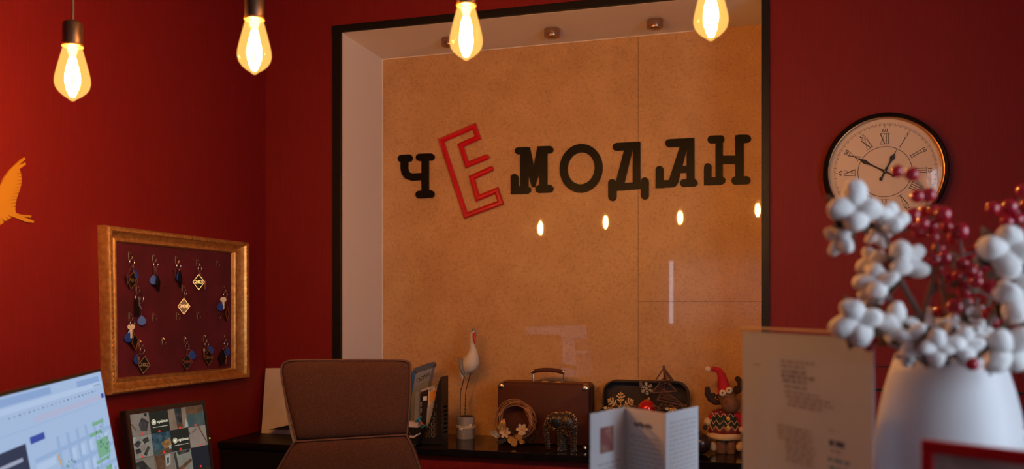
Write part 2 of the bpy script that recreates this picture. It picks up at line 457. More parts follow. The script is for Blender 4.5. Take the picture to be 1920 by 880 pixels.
led = tag(G().prism([(nl-.037, 2.962, LEDGE-.026), (nr+.026, 2.962, LEDGE-.026), (nr+.026, YB-.0005, LEDGE-.026), (nr-.0005, YB-.0005, LEDGE-.026), (nr-.0005, YS-.001, LEDGE-.026), (nl+.0005, YS-.001, LEDGE-.026), (nl+.0005, YB-.0005, LEDGE-.026), (nl-.037, YB-.0005, LEDGE-.026)], (0, 0, .026)).build('niche_ledge', 'black_stone', bevel=.003), 'glossy black stone ledge along the bottom of the wall niche', 'shelf')
# red panelling lines on the right part of the back wall
for n_, zz, hh in (('trim_6', 1.215, .0022), ('trim_7', 1.141, .007)):
    struct(G().box((nr+.03, YB-.004, zz-hh/2), (XR, YB, zz+hh/2)).build(n_, 'black_lacquer'), 'thin black strip across the red wall')

# black cabinet in the corner, work desk along the left wall, reception counter in front
cab = thing('cabinet', 'low black cabinet standing in the corner behind the brown chair', 'cabinet', (-1.6, 2.85, 0))
CZ = .927
cx1 = -1.25
G().box((XL+.004, 2.705, .05), (cx1, 2.958, CZ-.022)).build('body', 'black_plastic', cab)
G().box((XL+.002, 2.69, CZ-.022), (cx1+.005, 2.96, CZ)).build('cabinet_top', 'black_lacquer', cab, bevel=.002)
for i in range(2):
    xa = XL+.01 + i*(cx1-XL-.01)/2; xb = xa+(cx1-XL-.01)/2-.006
    d = G().box((xa, 2.695, .06), (xb, 2.7045, CZ-.03)).build('door', 'black_plastic', cab, bevel=.002)
    G().tube([(xb-.03 if i == 0 else xa+.03, 2.685, .6), (xb-.03 if i == 0 else xa+.03, 2.685, .75)], .005, 8).build('handle', 'steel', d)
desk = thing('desk', 'black work desk along the left wall under the key board', 'desk', (-1.6, 1.8, 0))
G().prism([(XL+.003, .75, .725), (-.98, .75, .725), (-.98, 1.72, .725), (-1.46, 1.78, .725), (-1.46, 2.66, .725), (XL+.003, 2.66, .725)], (0, 0, .025)).build('desk_top', 'black_lacquer', desk, bevel=.002)
for (x, y) in ((-1.83, .79), (-1.02, .79), (-1.02, 1.66), (-1.83, 2.62), (-1.5, 2.62)):
    G().box((x-.02, y-.02, 0), (x+.02, y+.02, .7245)).build('leg', 'black_lacquer', desk)
ctr = thing('reception_counter', 'high dark reception counter in front holding vase and leaflets', 'counter', (.7, 1.0, 0))
CT = 1.05
G().box((-.72, .45, CT-.03), (XR-.005, 1.5, CT)).build('counter_top', 'black_lacquer', ctr, bevel=.003)
G().box((-.68, .55, 0), (XR-.005, .62, CT-.03)).build('front_panel', 'red_wallpaper', ctr)
G().box((-.68, .62, 0), (-.64, 1.45, CT-.03)).build('side_panel', 'black_lacquer', ctr)

# ================================================================== PENDANT LAMPS
def pendant(px, py_tip, t, wpx, label, lean=0):
    tip = at(px, py_tip, t)
    s = .98 * wpx / 64.0 * t / 1.65
    base = Vector((tip.x, tip.y, tip.z))
    o = thing('pendant_lamp', label, 'lamp', base, 'bare bulb pendant lamps')
    prof = [(.0005, 0), (.004, .0012), (.008, .005), (.016, .010), (.024, .017), (.0295, .025), (.032, .035), (.0315, .044), (.0285, .058), (.0245, .074), (.0205, .089), (.0175, .100), (.0165, .106)]
    G().lathe([(r*s, z*s) for r, z in prof], base, 28, cap=False).build('glass_bulb', 'lamp_glass', o, smooth=60)
    zc = base.z + .106*s
    G().lathe([(.0165*s, -.003*s), (.0190*s, -.002*s), (.0195*s, .0005*s), (.0185*s, .003*s), (.016*s, .003*s)], (base.x, base.y, zc), 24).build('collar', 'brass', o, smooth=40)
    g = G()
    for k in range(6):
        a = 2*PI*k/6 + .3
        pts = []
        for i in range(7):
            u = i/6; r = (.0030 + .0090*math.sin(PI*u**.85))*s
            tw = a + u*1.1
            pts.append(base + Vector((r*math.cos(tw), r*math.sin(tw), (.009 + .078*u)*s)))
        g.tube(pts, .0016*s, 4)
    g.build('filament', 'filament_glow', o)
    G().lathe([(.0022*s, .020*s), (.0026*s, .06*s), (.006*s, .088*s), (.0105*s, .104*s)], base, 12).build('glass_stem', 'stem_glow', o, smooth=60)
    zs = zc + .003*s
    G().lathe([(.0172*s, 0), (.0180*s, .002), (.0180*s, .036*s), (.0165*s, .041*s), (.009*s, .045*s), (.004*s, .047*s)], (base.x, base.y, zs), 24).build('socket', 'bronze', o, smooth=40)
    top = Vector((base.x+lean, base.y, ZC-.001))
    G().tube([Vector((base.x, base.y, zs+.045*s)), Vector((base.x+lean*.3, base.y, zs+.2)), top], .0026, 8).build('cord', 'cord', o, smooth=60)
    G().lathe([(.05, -.022), (.05, -.006), (.045, 0)], top, 24).build('ceiling_rose', 'bronze', o, smooth=40)
emat('filament_glow', (1.0, .50, .17), FILAMENT); emat('stem_glow', (1.0, .72, .38), 6.0)
pendant(136, 190, 1.75, 64, 'bare filament bulb pendant at far left, cord fully in view', .012)
pendant(477, 140, 1.65, 64, 'bare filament bulb pendant in front of the red corner, second from left')
pendant(874, 114, 1.60, 64, 'bare filament bulb pendant before the niche top, third from left')
pendant(1333, 77, 1.55, 66, 'bare filament bulb pendant cut by the photo top, rightmost of four')

# ceiling spots of the niche
def spot(px, py, label):
    d = ray(px, py)
    # niche ceiling height at mid-depth
    y = YB + .155; c = CAM + d * (y / d.y); zt = 2.424
    c.z = zt
    o = thing('ceiling_spotlight', label, 'spotlight', c - Z*.03, 'niche ceiling spotlights')
    G().lathe([(.0255, 0), (.0285, .001), (.0295, .004), (.0295, .026), (.0285, .0295), (.02, .0297)], c - Z*.0297, 28).build('housing', 'bronze_light', o, smooth=40)
    G().lathe([(.0002, -.0035), (.012, -.0028), (.020, -.0005), (.0235, .0012)], c - Z*.0297, 24, cap=False).build('lens', 'lens', o, smooth=60)
spot(842, 62, 'small round bronze spotlight half hidden behind the third bulb')
spot(1035, 45, 'small round bronze spotlight in the niche ceiling, middle of three')
spot(1228, 27, 'small round bronze spotlight in the niche ceiling, rightmost')

# ================================================================== LETTERS ON THE STONE
def zp(x, y, D): return onY(700 + x/2.5946, 200 + y/2.5946, D)
def letter(shapes, label):
    g = G()
    for i, sh in enumerate(shapes):
        yf = YS - .010 - .00012*i
        if sh[0] == 'cap':
            _, a, b, r = sh; dx, dy = b[0]-a[0], b[1]-a[1]; an = math.atan2(dy, dx); P = []
            for k in range(9): t = an + PI/2 + PI*k/8; P.append((a[0]+r*math.cos(t), a[1]+r*math.sin(t)))
            for k in range(9): t = an - PI/2 + PI*k/8; P.append((b[0]+r*math.cos(t), b[1]+r*math.sin(t)))
        elif sh[0] == 'poly': P = sh[1]
        elif sh[0] == 'ring':
            _, c, ro, ri, rot = sh; n = 48; A = []; B = []
            for k in range(n):
                t = 2*PI*k/n
                for L, r in ((A, ro), (B, ri)):
                    ex, ey = r[0]*math.cos(t), r[1]*math.sin(t)
                    L.append((c[0]+ex*math.cos(rot)-ey*math.sin(rot), c[1]+ex*math.sin(rot)+ey*math.cos(rot)))
            Af = [zp(*p, yf) for p in A]; Bf = [zp(*p, yf) for p in B]; d = Y*.0098
            g.loft([Af, [p+d for p in Af], [p+d for p in Bf], Bf], ring=True)
            continue
        g.prism([zp(*p, yf) for p in P], (0, YS-.0002-yf, 0))
    tag(g.build('wall_letter', 'letter_black'), label, 'letter', 'black letters of the wall sign')
R_ = lambda x0, y0, x1, y1: ('poly', [(x0, y0), (x1, y0), (x1, y1), (x0, y1)])
letter([('cap', (135, 253), (172, 250), 18), ('cap', (224, 247), (278, 245), 18), R_(234, 246, 268, 428), ('cap', (223, 428), (276, 425), 19),
        ('poly', [(132, 255), (167, 252), (167, 300), (173, 318), (190, 325), (238, 322), (238, 358), (185, 361), (155, 351), (137, 328), (132, 300)])],
       'black letter Ч, first letter at the left end of the wall sign')
letter([('cap', (704, 215), (745, 213), 17), R_(714, 200, 753, 405), ('poly', [(700, 198), (760, 197), (779, 290), (798, 193), (855, 191), (848, 215), (840, 215), (784, 392), (770, 392), (722, 215)]),
        ('cap', (820, 211), (857, 209), 18), R_(806, 205, 845, 405), ('cap', (806, 401), (856, 399), 19), ('cap', (686, 345), (686, 400), 18), R_(668, 345, 705, 426), ('poly', [(668, 388), (750, 386), (766, 396), (764, 414), (748, 425), (668, 426)])],
       'black letter М with slab serifs, right after the red letter')
letter([('ring', (1010, 300), (104, 119), (66, 78), .12)], 'black oval letter О in the middle of the wall sign')
letter([('cap', (1182, 196), (1270, 190), 19), ('poly', [(1180, 176), (1296, 170), (1298, 205), (1180, 214)]), R_(1262, 172, 1298, 392), ('poly', [(1222, 200), (1262, 200), (1216, 392), (1172, 394)]),
        ('poly', [(1150, 378), (1335, 362), (1335, 398), (1150, 412)]), ('cap', (1162, 372), (1162, 439), 20), ('cap', (1320, 363), (1320, 433), 19)],
       'black letter Д with two feet, left of the last two letters')
letter([('cap', (1440, 178), (1540, 174), 20), ('poly', [(1440, 158), (1562, 151), (1562, 192), (1440, 198)]), R_(1524, 152, 1562, 372), ('poly', [(1492, 190), (1528, 190), (1482, 372), (1432, 374)]),
        ('poly', [(1462, 290), (1530, 287), (1530, 322), (1455, 325)]), ('cap', (1392, 307), (1392, 375), 19), R_(1373, 308, 1411, 396), ('poly', [(1373, 360), (1462, 356), (1480, 368), (1476, 382), (1460, 392), (1373, 396)]), ('cap', (1510, 372), (1558, 370), 19)],
       'black letter А with a hooked left foot, second from the right end')
letter([('cap', (1644, 160), (1690, 158), 19), ('poly', [(1644, 141), (1700, 139), (1700, 375), (1664, 375), (1664, 179), (1644, 179)]), ('cap', (1778, 156), (1818, 156), 20), ('poly', [(1760, 139), (1818, 136), (1818, 176), (1802, 178), (1802, 365), (1760, 365)]),
        R_(1698, 238, 1762, 280), ('cap', (1627, 293), (1627, 360), 18), R_(1608, 294, 1645, 383), ('poly', [(1608, 346), (1700, 341), (1714, 352), (1710, 370), (1694, 380), (1608, 383)]), ('cap', (1761, 360), (1815, 358), 20)],
       'black letter Н at the right end of the wall sign')
# red outline letter: mitred rounded bar
path = [(550, 246), (457, 284), (425, 189), (510, 151), (490, 96), (330, 165), (450, 531), (620, 468), (600, 408), (508, 446), (479, 346), (572, 304)]
hw = 14.5
prof = [(-1, 0), (-1, .006), (-.8, .013), (-.35, .018), (.35, .018), (.8, .013), (1, .006), (1, 0)]
loops = []
for i, p in enumerate(path):
    p = Vector(p); d1 = (p - Vector(path[i-1])).normalized() if i else None; d2 = (Vector(path[i+1]) - p).normalized() if i < len(path)-1 else None
    if d1 is None: d1 = d2
    if d2 is None: d2 = d1
    n1, n2 = Vector((-d1.y, d1.x)), Vector((-d2.y, d2.x)); m = (n1+n2).normalized(); k = 1/max(.35, m.dot(n1))
    loops.append([zp(p.x+m.x*hw*k*a, p.y+m.y*hw*k*a, YS-.0005-h) for a, h in prof])
g = G(); g.loft(loops)
for e, q in ((0, 1), (-1, -2)):     # rounded ends
    p = Vector(path[e]); d = (p - Vector(path[q])).normalized(); n_ = Vector((-d.y, d.x)); L = []
    for k in range(5):
        a = k/4*PI/2; L.append([zp(p.x+d.x*hw*math.sin(a)+n_.x*hw*math.cos(a)*s, p.y+d.y*hw*math.sin(a)+n_.y*hw*math.cos(a)*s, YS-.0005-h) for s, h in prof])
    g.loft(L)
tag(g.build('wall_letter', 'letter_red', smooth=35), 'tilted glossy red outline letter Е on the stone wall', 'letter')

# ================================================================== WALL CLOCK
cc = onY(1660, 321, YB-.03); RC = .184
ck = thing('wall_clock', 'round wall clock with cream dial and black rim on red wall', 'clock', (cc.x, YB, cc.z-RC))
def cring(prof, n=64):
    """prof: (radius fraction, distance from wall)"""
    return [[Vector((cc.x + r*RC*math.cos(2*PI*k/n), YB-h, cc.z + r*RC*math.sin(2*PI*k/n))) for k in range(n)] for r, h in prof]
G().loft(cring([(.97, .001), (1, .006), (1.0, .026), (.985, .036), (.96, .041), (.935, .038), (.925, .030), (.92, .001)]), cap0=False, cap1=False).build('rim', 'black_lacquer', ck, smooth=50)
G().loft(cring([(.928, .028), (.921, .034), (.905, .033), (.899, .015)]), cap0=False, cap1=False).build('inner_ring', 'brass_dark', ck, smooth=50)
fy = .016
g = G(); g.add([p for p in cring([(.90, fy)])[0]], [tuple(range(64))]); g.build('dial', 'clock_face', ck)
def cpt(u, v, a, h):   # u tangent (clockwise), v radial, at clock angle a, all in RC
    x = v*math.sin(a) + u*math.cos(a); z = v*math.cos(a) - u*math.sin(a)
    return Vector((cc.x + x*RC, YB-h, cc.z + z*RC))
def stroke(g, a, p, q, wd, h):
    p = Vector(p); q = Vector(q); d = (q-p).normalized(); n_ = Vector((-d.y, d.x))*wd/2
    g.quad(*[cpt(*(c), a, h) for c in (p-n_, p+n_, q+n_, q-n_)])
g = G(); k0 = fy + .0004
for i in range(240):
    a = 2*PI*i/240; five = i % 20 == 0; one = i % 4 == 0
    stroke(g, a, (0, .825), (0, .755 if five else (.775 if one else .79)), .0075 if one else .005, k0)
n = 72
ri, ro = .424, .434
g.loft([[cpt(0, r, 2*PI*k/n, k0) for k in range(n)] for r in (ri, ro)], cap0=False, cap1=False)
g.build('minute_track', 'ink', ck)
rom = ['XII', 'I', 'II', 'III', 'IIII', 'V', 'VI', 'VII', 'VIII', 'IX', 'X', 'XI']
v0, v1 = .475, .655
for hno, txt in enumerate(rom):
    g = G(); a = 2*PI*hno/12; wid = {'I': .036, 'V': .085, 'X': .085}; tot = sum(wid[c] for c in txt); u = -tot/2
    for c in txt:
        wd = wid[c]
        if c == 'I': stroke(g, a, (u+wd/2, v0), (u+wd/2, v1), .012, k0)
        elif c == 'V': stroke(g, a, (u+.01, v1), (u+wd/2, v0), .014, k0); stroke(g, a, (u+wd-.01, v1), (u+wd/2, v0), .006, k0)
        else: stroke(g, a, (u+.008, v1), (u+wd-.008, v0), .015, k0); stroke(g, a, (u+wd-.008, v1), (u+.008, v0), .006, k0)
        u += wd
    for v in (v0, v1): stroke(g, a, (-tot/2-.004, v), (tot/2+.004, v), .007, k0+.00002)
    g.build('hour_numeral', 'ink', ck)
for i in range(12):
    g = G(); a = 2*PI*i/12; nme = str(60 if i == 0 else i*5)
    U_ = Vector((math.cos(a), 0, -math.sin(a))); V_ = Vector((math.sin(a), 0, math.cos(a)))
    put_text(g, nme, cpt(0, .705, a, k0), U_, V_, .088*RC, 1.1, bold=.0006)
    g.build('minute_number', 'ink', ck)
def hand(name, ang, ln, tail, wd, h):
    g = G()
    P = [(-.014, -tail), (-.012, 0), (-.02, .05*1), (-.012, .09), (-.014, ln*.45), (-wd, ln*.62), (-.018, ln*.72), (-.006, ln*.80), (-.004, ln), (.004, ln), (.006, ln*.80), (.018, ln*.72), (wd, ln*.62), (.014, ln*.45), (.012, .09), (.02, .05), (.012, 0), (.014, -tail)]
    g.prism([cpt(u, v, ang, h) for u, v in P], (0, .0007, 0))
    for c, r in (((0, -tail), .028), ((0, 0), .034)):
        g.prism([cpt(c[0]+r*math.cos(2*PI*k/16), c[1]+r*math.sin(2*PI*k/16), ang, h+.0001) for k in range(16)], (0, .0007, 0))
    g.build(name, 'ink', ck)
hand('minute_hand', math.radians(299), .60, .15, .038, fy+.006)
hand('hour_hand', math.radians(27), .42, .14, .044, fy+.0045)
G().sphere(cc + Vector((0, -(fy+.008-.03) , 0)), .0022, 10, 6).build('hand_pin', 'brass', ck, smooth=60)
g = G(); g.loft(cring([(.899, .024), (.6, .0285), (.3, .0305), (.001, .031)]), cap0=False); g.build('glass_cover', 'window_pane', ck, smooth=60)

# ================================================================== KEY BOARD ON THE LEFT WALL
XP = XL + .012
outer = [(198, 422), (466, 455), (467, 708), (205, 742)]
inner = [(219, 454.5), (437.8, 475), (437.8, 689.5), (221, 709.7)]
OUT = [onX(*p, XL+.03) for p in outer]; INN = [onX(*p, XL+.02) for p in inner]
kb = thing('key_board', 'gold framed maroon key board hanging on the red left wall', 'key board', (XL, (OUT[0].y+OUT[1].y)/2, OUT[2].z))
prof = [(0, .001), (0, .030), (.06, .036), (.14, .038), (.30, .037), (.36, .031), (.40, .029), (.48, .024), (.62, .019), (.74, .018), (.80, .022), (.90, .023), (.96, .019), (1.0, .010)]
sides = ('top', 'right', 'bottom', 'left')
for i in range(4):
    j = (i+1) % 4; g = G(); L = []
    for k in (i, j):
        L.append([Vector((XL+h, OUT[k].y+(INN[k].y-OUT[k].y)*s, OUT[k].z+(INN[k].z-OUT[k].z)*s)) for s, h in prof])
    g.loft(L); m = g.build('frame_moulding', 'gold_frame', kb, smooth=30)
    o = G(); nn = 34
    for q in range(nn):
        u = (q+.5)/nn; c0 = OUT[i].lerp(OUT[j], u); c1 = INN[i].lerp(INN[j], u)
        s = .22; c = c0.lerp(c1, s); c.x = XL+.0375
        dirv = (OUT[j]-OUT[i]).normalized(); side = (c1-c0).normalized()
        a = 1 if q < nn/2 else -1
        o.prism([c+dirv*.006*a, c+side*.0045, c-dirv*.004*a+side*.003, c-dirv*.001*a, c-dirv*.004*a-side*.003, c-side*.0045], (.0022, 0, 0))
    cv = o.build('carved_leaf_row', 'gold_leaf', m); cv['kind'] = 'stuff'
G().prism([Vector((XL+.004, p.y, p.z)) for p in INN], (.006, 0, 0)).build('velvet_panel', 'maroon_velvet', kb)
KX = XL + .0105
def kz(x, y): return 180 + x/2.444, 400 + y/2.444
def kpt(x, y, h=0.0): return onX(*kz(x, y), KX+h)
hooks = [(148, 200), (258, 212), (363, 220), (460, 232), (549, 238), (183, 352), (393, 352), (578, 352), (150, 480), (260, 482), (367, 478), (462, 476), (555, 476), (196, 604), (302, 592), (402, 588), (492, 580), (580, 578)]
hk = None
for (x, y) in hooks:
    p = kpt(x, y-6)
    if hk is None:
        g = G(); g.tube([Vector((0, 0, .009)), Vector((.006, 0, .010)), Vector((.010, 0, .004)), Vector((.004, 0, .001))], .0012, 6)
        g.box((-.0005, -.0022, -.012), (.0012, .0022, .012)); g.tube([Vector((.001, 0, -.008)), Vector((.010, 0, -.012)), Vector((.014, 0, -.008)), Vector((.014, 0, -.003))], .0012, 6)
        o = g.build('hook', 'steel', kb); hk = o.data
        off = Vector(ORG[kb.name])
        for v in hk.vertices: v.co = v.co + off
        o.location = p - off
    else: place('hook', hk, kb, p)
SXK = X; BU, BV = Y, Z           # board: right in photo = +y, up = +z
def diamond(g, c, hw_, hh, th=.003, tilt=0.0, yaw=0.0):
    U_ = (Y*math.cos(yaw) + X*math.sin(yaw)); ct, st = math.cos(tilt), math.sin(tilt)
    U2 = U_*ct + Z*st; V2 = Z*ct - U_*st
    return [c+V2*hh, c+U2*hw_, c-V2*hh, c-U2*hw_], U2, V2
def key_set(hook, label, tag_=None, fob=None, key=None, ring=None, strap=None):
    hp = kpt(*hook); hp = hp + Vector((.012, 0, -.008))
    o = thing('key_set', label, 'keys', hp - Z*.05, 'room keys on the board')
    rr = .010 if ring is None else ring
    rc = hp - Z*(rr-.002) + X*.001
    G().tube([rc + Vector((0, rr*math.cos(2*PI*k/18), rr*math.sin(2*PI*k/18))) for k in range(18)], .0011, 6, ring=True).build('key_ring', 'chrome', o, smooth=60)
    low = rc - Z*rr
    if tag_:
        c, num, fr, til, yw, body = tag_
        cp = kpt(*c, .012); hh = .0205; hw_ = .0195
        P, U2, V2 = diamond(None, cp, hw_, hh*1.35, tilt=til, yaw=yw)
        N = U2.cross(V2).normalized()
        g = G(); g.prism(P, N*.003); t = g.build('key_tag', body, o, bevel=.0006)
        # raised gold rim
        g = G(); q = [cp+(p-cp)*.90 for p in P]
        L = [[a+N*.003 for a in P], [a+N*.0042 for a in P], [a+N*.0042 for a in q], [a+N*.003 for a in q]]
        g.loft(L, ring=True); g.build('tag_rim', fr, t)
        if num:
            g = G(); put_text(g, num, cp+N*.0036, U2, V2, .0155, 1.2, bold=.0010); g.build('room_number', fr, t)
        G().tube([low, low.lerp(P[0], .5)+X*.002, P[0]+N*.002], .0008, 5).build('tag_link', 'chrome', o)
    if fob:
        c, yw = fob; cp = kpt(*c, .007); U_ = Y*math.cos(yw)+X*math.sin(yw); N = Z.cross(U_).normalized()*-1
        P = []
        for k in range(20):
            t = 2*PI*k/20; r = .0135; z = r*math.sin(t)*1.0
            ww = r*math.cos(t)*(1 if math.sin(t) < 0 else 1-.45*math.sin(t)); zz = z*(1.25 if z > 0 else 1)
            P.append(cp + U_*ww + Z*zz)
        f = G().prism(P, N*.004).build('key_fob', 'fob_blue', o, bevel=.0012)
        G().tube([low, (low+cp+Z*.02)/2+X*.003, cp+Z*.014], .0008, 5).build('fob_link', 'chrome', o)
    if key:
        c, big, yw = key; cp = kpt(*c, .013); U_ = Y*math.cos(yw)+X*math.sin(yw); N = U_.cross(Z)
        b = .0105 if big else .006; g = G(); P = []
        if big:
            P = [(-.010, .016), (-.006, .020), (.006, .020), (.010, .016), (.0105, .010), (.008, .006), (.0035, .003), (.0035, -.018), (.002, -.022), (-.001, -.022), (-.0032, -.019), (-.0022, -.015), (-.0034, -.012), (-.0022, -.009), (-.0034, -.006), (-.0034, .003), (-.008, .006), (-.0105, .010)]
        else:
            P = [(-.0045, .014), (.0045, .014), (.0045, .006), (.002, .003), (.002, -.013), (0, -.016), (-.002, -.013), (-.002, .003), (-.0045, .006)]
        g.prism([cp + U_*u + Z*v for u, v in P], N*.0018); g.build('key', 'key_nickel' if big else 'chrome', o)
        G().tube([low, cp+Z*.014], .0008, 5).build('key_link', 'chrome', o)
    if strap:
        c, l = strap; cp = kpt(*c, .008)
        G().box((cp.x, cp.y-.008, cp.z-l), (cp.x+.004, cp.y+.008, cp.z+l)).build('leather_strap', 'tag_black', o, bevel=.001)
        G().tube([low, cp+Z*l], .0009, 5).build('strap_clip', 'chrome', o)
key_set((148, 200), 'keys with tilted black tag and blue fob, top left hook', ((163, 308), '101', 'brass', -.18, .25, 'tag_black'), ((176, 285), .2), ((143, 305), 0, .4))
key_set((258, 212), 'keys with round blue fob before a black tag, second hook', ((281, 322), None, 'tag_black', .3, -.35, 'tag_black'), ((262, 308), .6), ((266, 262), 0, .3))
key_set((363, 220), 'keys with narrow blue fob seen edge-on, third hook', ((384, 305), None, 'tag_black', .15, -.45, 'tag_black'), ((374, 295), -.3), ((362, 275), 0, -.2))
key_set((460, 232), 'keys with gold rimmed black tag number 203', ((470, 316), '203', 'brass', 0, .75, 'tag_black'), None, ((498, 330), 0, .3))
key_set((183, 352), 'keys on a large ring with black strap and round blue fob', None, ((209, 494), .75), ((198, 405), 0, .5), ring=.018, strap=((186, 432), .026))
key_set((393, 352), 'bright brass key tag number 308 near the middle', ((402, 427), '308', 'brass', 0, .78, 'brass_tag'), ring=.006)
key_set((578, 352), 'large pale key with blue fob at the right side', ((597, 462), None, 'brass', 0, -.3, 'tag_black'), ((568, 430), .3), ((583, 412), 1, .75))
key_set((150, 480), 'large pale key with blue fob below the big ring', ((174, 590), None, 'brass', .2, -.2, 'tag_black'), ((146, 572), .3), ((161, 540), 1, .75))
key_set((196, 604), 'keys with black tag number 202 at lower left', ((218, 695), '202', 'brass', -.1, .45, 'tag_black'), ((183, 672), -.1), ((194, 680), 0, .1))
key_set((402, 588), 'keys with black tag number 206 and dull red digits', ((415, 682), '206', 'copper', 0, .55, 'tag_black'), ((439, 652), .5))
key_set((492, 580), 'keys with black tag number 314 under a blue fob', ((514, 662), '314', 'brass', -.05, .25, 'tag_black'), ((522, 630), .5), ((494, 640), 0, .2))
key_set((580, 578), 'black tags with dark blue fob and silver key, bottom right', ((575, 662), None, 'tag_black', -.15, .1, 'tag_black'), ((598, 637), .2), ((594, 672), 0, .3))

# ================================================================== GOLD BIRD ON THE LEFT WALL
pts = [(-560, 640), (-470, 560), (-380, 575), (-300, 610), (-210, 600), (-110, 560), (-60, 520), (0, 420), (40, 330), (90, 260), (150, 200), (200, 155), (238, 130), (248, 148), (178, 210), (248, 180), (252, 200), (190, 245)]
edge = [(198, 268), (206, 300), (211, 335), (210, 370), (205, 402), (196, 432), (187, 462), (176, 492), (165, 522), (158, 555), (151, 590), (148, 625)]
for a, b in zip(edge[:-1], edge[1:]):
    pts.append(a); mx, my = (a[0]+b[0])/2, (a[1]+b[1])/2
    pts += [(mx+2, my-3), (mx-68, my+10), (mx+2, my+3)]
pts += [(148, 640), (158, 672), (210, 688), (306, 696), (303, 716), (215, 706), (330, 746), (329, 768), (250, 756), (135, 710), (120, 708), (75, 690), (112, 716), (90, 730), (45, 705), (82, 738), (55, 752), (12, 722), (42, 762), (0, 790), (-60, 830), (-150, 850), (-230, 800), (-300, 720), (-400, 680), (-480, 660)]
P = [onX(x/5.18, 270+y/5.18, XL+.0045) for x, y in pts]
tag(G().prism(P, (-.004, 0, 0)).build('bird_wall_decoration', 'gold_paint'), 'flat gold flying bird with notched wing on the left wall', 'wall decoration')

# ================================================================== MONITORS
def monitor_frame(x0, y0, x1, y1, t1, tau):
    d = (y1-HORY)*t1/FPX; t0 = d*FPX/(y0-HORY)
    A = at(x0, y0, t0); B = at(x1, y1, t1); U = (B-A).normalized(); N = Vector((U.y, -U.x, 0))
    V = N*math.sin(tau) - Z*math.cos(tau); Nn = U.cross(V)*-1
    if Nn.dot(N) < 0: Nn = -Nn
    return A, B, U, V, Nn
def mon_pt(O, U, V, N): return lambda u, v, h=0.0: O + U*u + V*v + N*h
def mbox(g, f, u0, v0, u1, v1, h0, h1):
    c = [f(u0, v0, h0), f(u1, v0, h0), f(u1, v1, h0), f(u0, v1, h0)]; d = [f(u0, v0, h1), f(u1, v0, h1), f(u1, v1, h1), f(u0, v1, h1)]
    g.loft([c, d]); return g
# --- wide monitor with the booking page
A, B, U, V, N = monitor_frame(0, 745, 188, 697, 1.9, math.radians(10))
W1, H1 = .60, .345
O1 = B - U*W1
f1 = mon_pt(O1, U, V, N)
foot = f1(W1/2, H1/2, -.06); foot.z = .75
m1 = thing('monitor', 'wide computer monitor showing a pale blue booking page at left edge', 'monitor', foot)
mbox(G(), f1, -.006, -.006, W1+.006, H1+.014, -.03, -.0008).build('bezel', 'black_plastic', m1, bevel=.002)
screen_mat('page_blue', (.42, .56, .82), .62); screen_mat('page_tab', (.30, .44, .75), .6); screen_mat('page_pink', (.48, .52, .74), .62)
screen_mat('page_side', (.035, .04, .075), .8); screen_mat('page_side2', (.07, .085, .19), .8); screen_mat('page_sidetext', (.4, .45, .6), .6)
screen_mat('page_green', (.22, .47, .30), .6); screen_mat('page_light', (.48, .62, .86), .64); screen_mat('page_line', (.35, .50, .78), .6)
screen_mat('page_btn', (.05, .08, .36), .7); screen_mat('page_dark', (.06, .10, .16), .6); screen_mat('page_orange', (.62, .42, .15), .6); screen_mat('page_green2', (.10, .36, .17), .6)
PM = ['page_blue', 'page_tab', 'page_pink', 'page_side', 'page_side2', 'page_sidetext', 'page_green', 'page_light', 'page_line', 'page_btn', 'page_dark', 'page_orange', 'page_green2']
g = G(); lay = [0]
def rect(m, u0, v0, u1, v1):
    """u from right edge leftwards is negative: all in metres from the screen's top right corner"""
    lay[0] += 1; h = .00002*lay[0]; g.m = PM.index(m)
    g.quad(f1(W1+u0, v0, h), f1(W1+u0, v1, h), f1(W1+u1, v1, h), f1(W1+u1, v0, h))
rect('page_blue', -W1, 0, 0, H1)
rect('page_tab', -.60, .004, -.30, .017); rect('page_tab', -.16, .008, -.02, .020); rect('page_light', -.60, .020, -.002, .030)
rect('page_pink', -.40, .047, -.01, .058); rect('page_line', -.6, .062, -.003, .0632)
for i in range(22):
    u = -.50 + i*.021; rect('page_dark', u, .036, u+random.uniform(.002, .008), .0385)
for i in range(5): rect('page_dark', -.06+.009*i, .024, -.057+.009*i, .028)
rect('page_side', -.60, .085, -.455, .165); rect('page_light', -.60, .165, -.452, .178); rect('page_side2', -.60, .178, -.447, H1)
for i in range(11):
    v = .105 + i*.019
    if .16 < v < .18: continue
    rect('page_sidetext', -.58, v, -.58+random.uniform(.06, .11), v+.006)
rect('page_btn', -.435, .078, -.37, .090); rect('page_btn', -.028, .046, -.010, .056)
for i in range(6): rect('page_line', -.33+.052*i+.008, .095, -.33+.052*i+.024, H1-.006)
for i in range(6): rect('page_line', -.43, .116+.036*i, -.004, .118+.036*i+.006)
for i in range(7): rect('page_light', -.43, .127+.036*i, -.34, .14+.036*i)
for i in range(6):
    for j in range(6):
        if random.random() < .5: rect('page_light', -.305+.05*j, .128+.036*i, -.283+.05*j, .148+.036*i)
for (u0, v0, u1, v1) in ((-.12, .098, -.045, .105), (-.145, .117, -.07, .124), (-.115, .135, -.035, .172), (-.135, .175, -.05, .181), (-.20, .186, -.165, .192), (-.085, .195, -.045, .225), (-.125, .207, -.07, .213), (-.11, .24, -.03, .262), (-.2, .255, -.14, .262)):
    rect('page_green', u0, v0, u1, v1)
for i in range(46):
    u, v = random.choice([(-.075, .15), (-.07, .16), (-.06, .21), (-.15, .2), (-.07, .25), (-.28, .15), (-.09, .12)])
    u += random.uniform(-.035, .035); v += random.uniform(-.018, .018)
    rect(random.choice(['page_dark', 'page_green2', 'page_green2']), u, v, u+.005, v+.005)
for (u, v) in ((-.335, .125), (-.33, .135), (-.325, .185), (-.32, .195)): rect('page_orange', u, v, u+.008, v+.012)
g.build('screen', PM, m1)
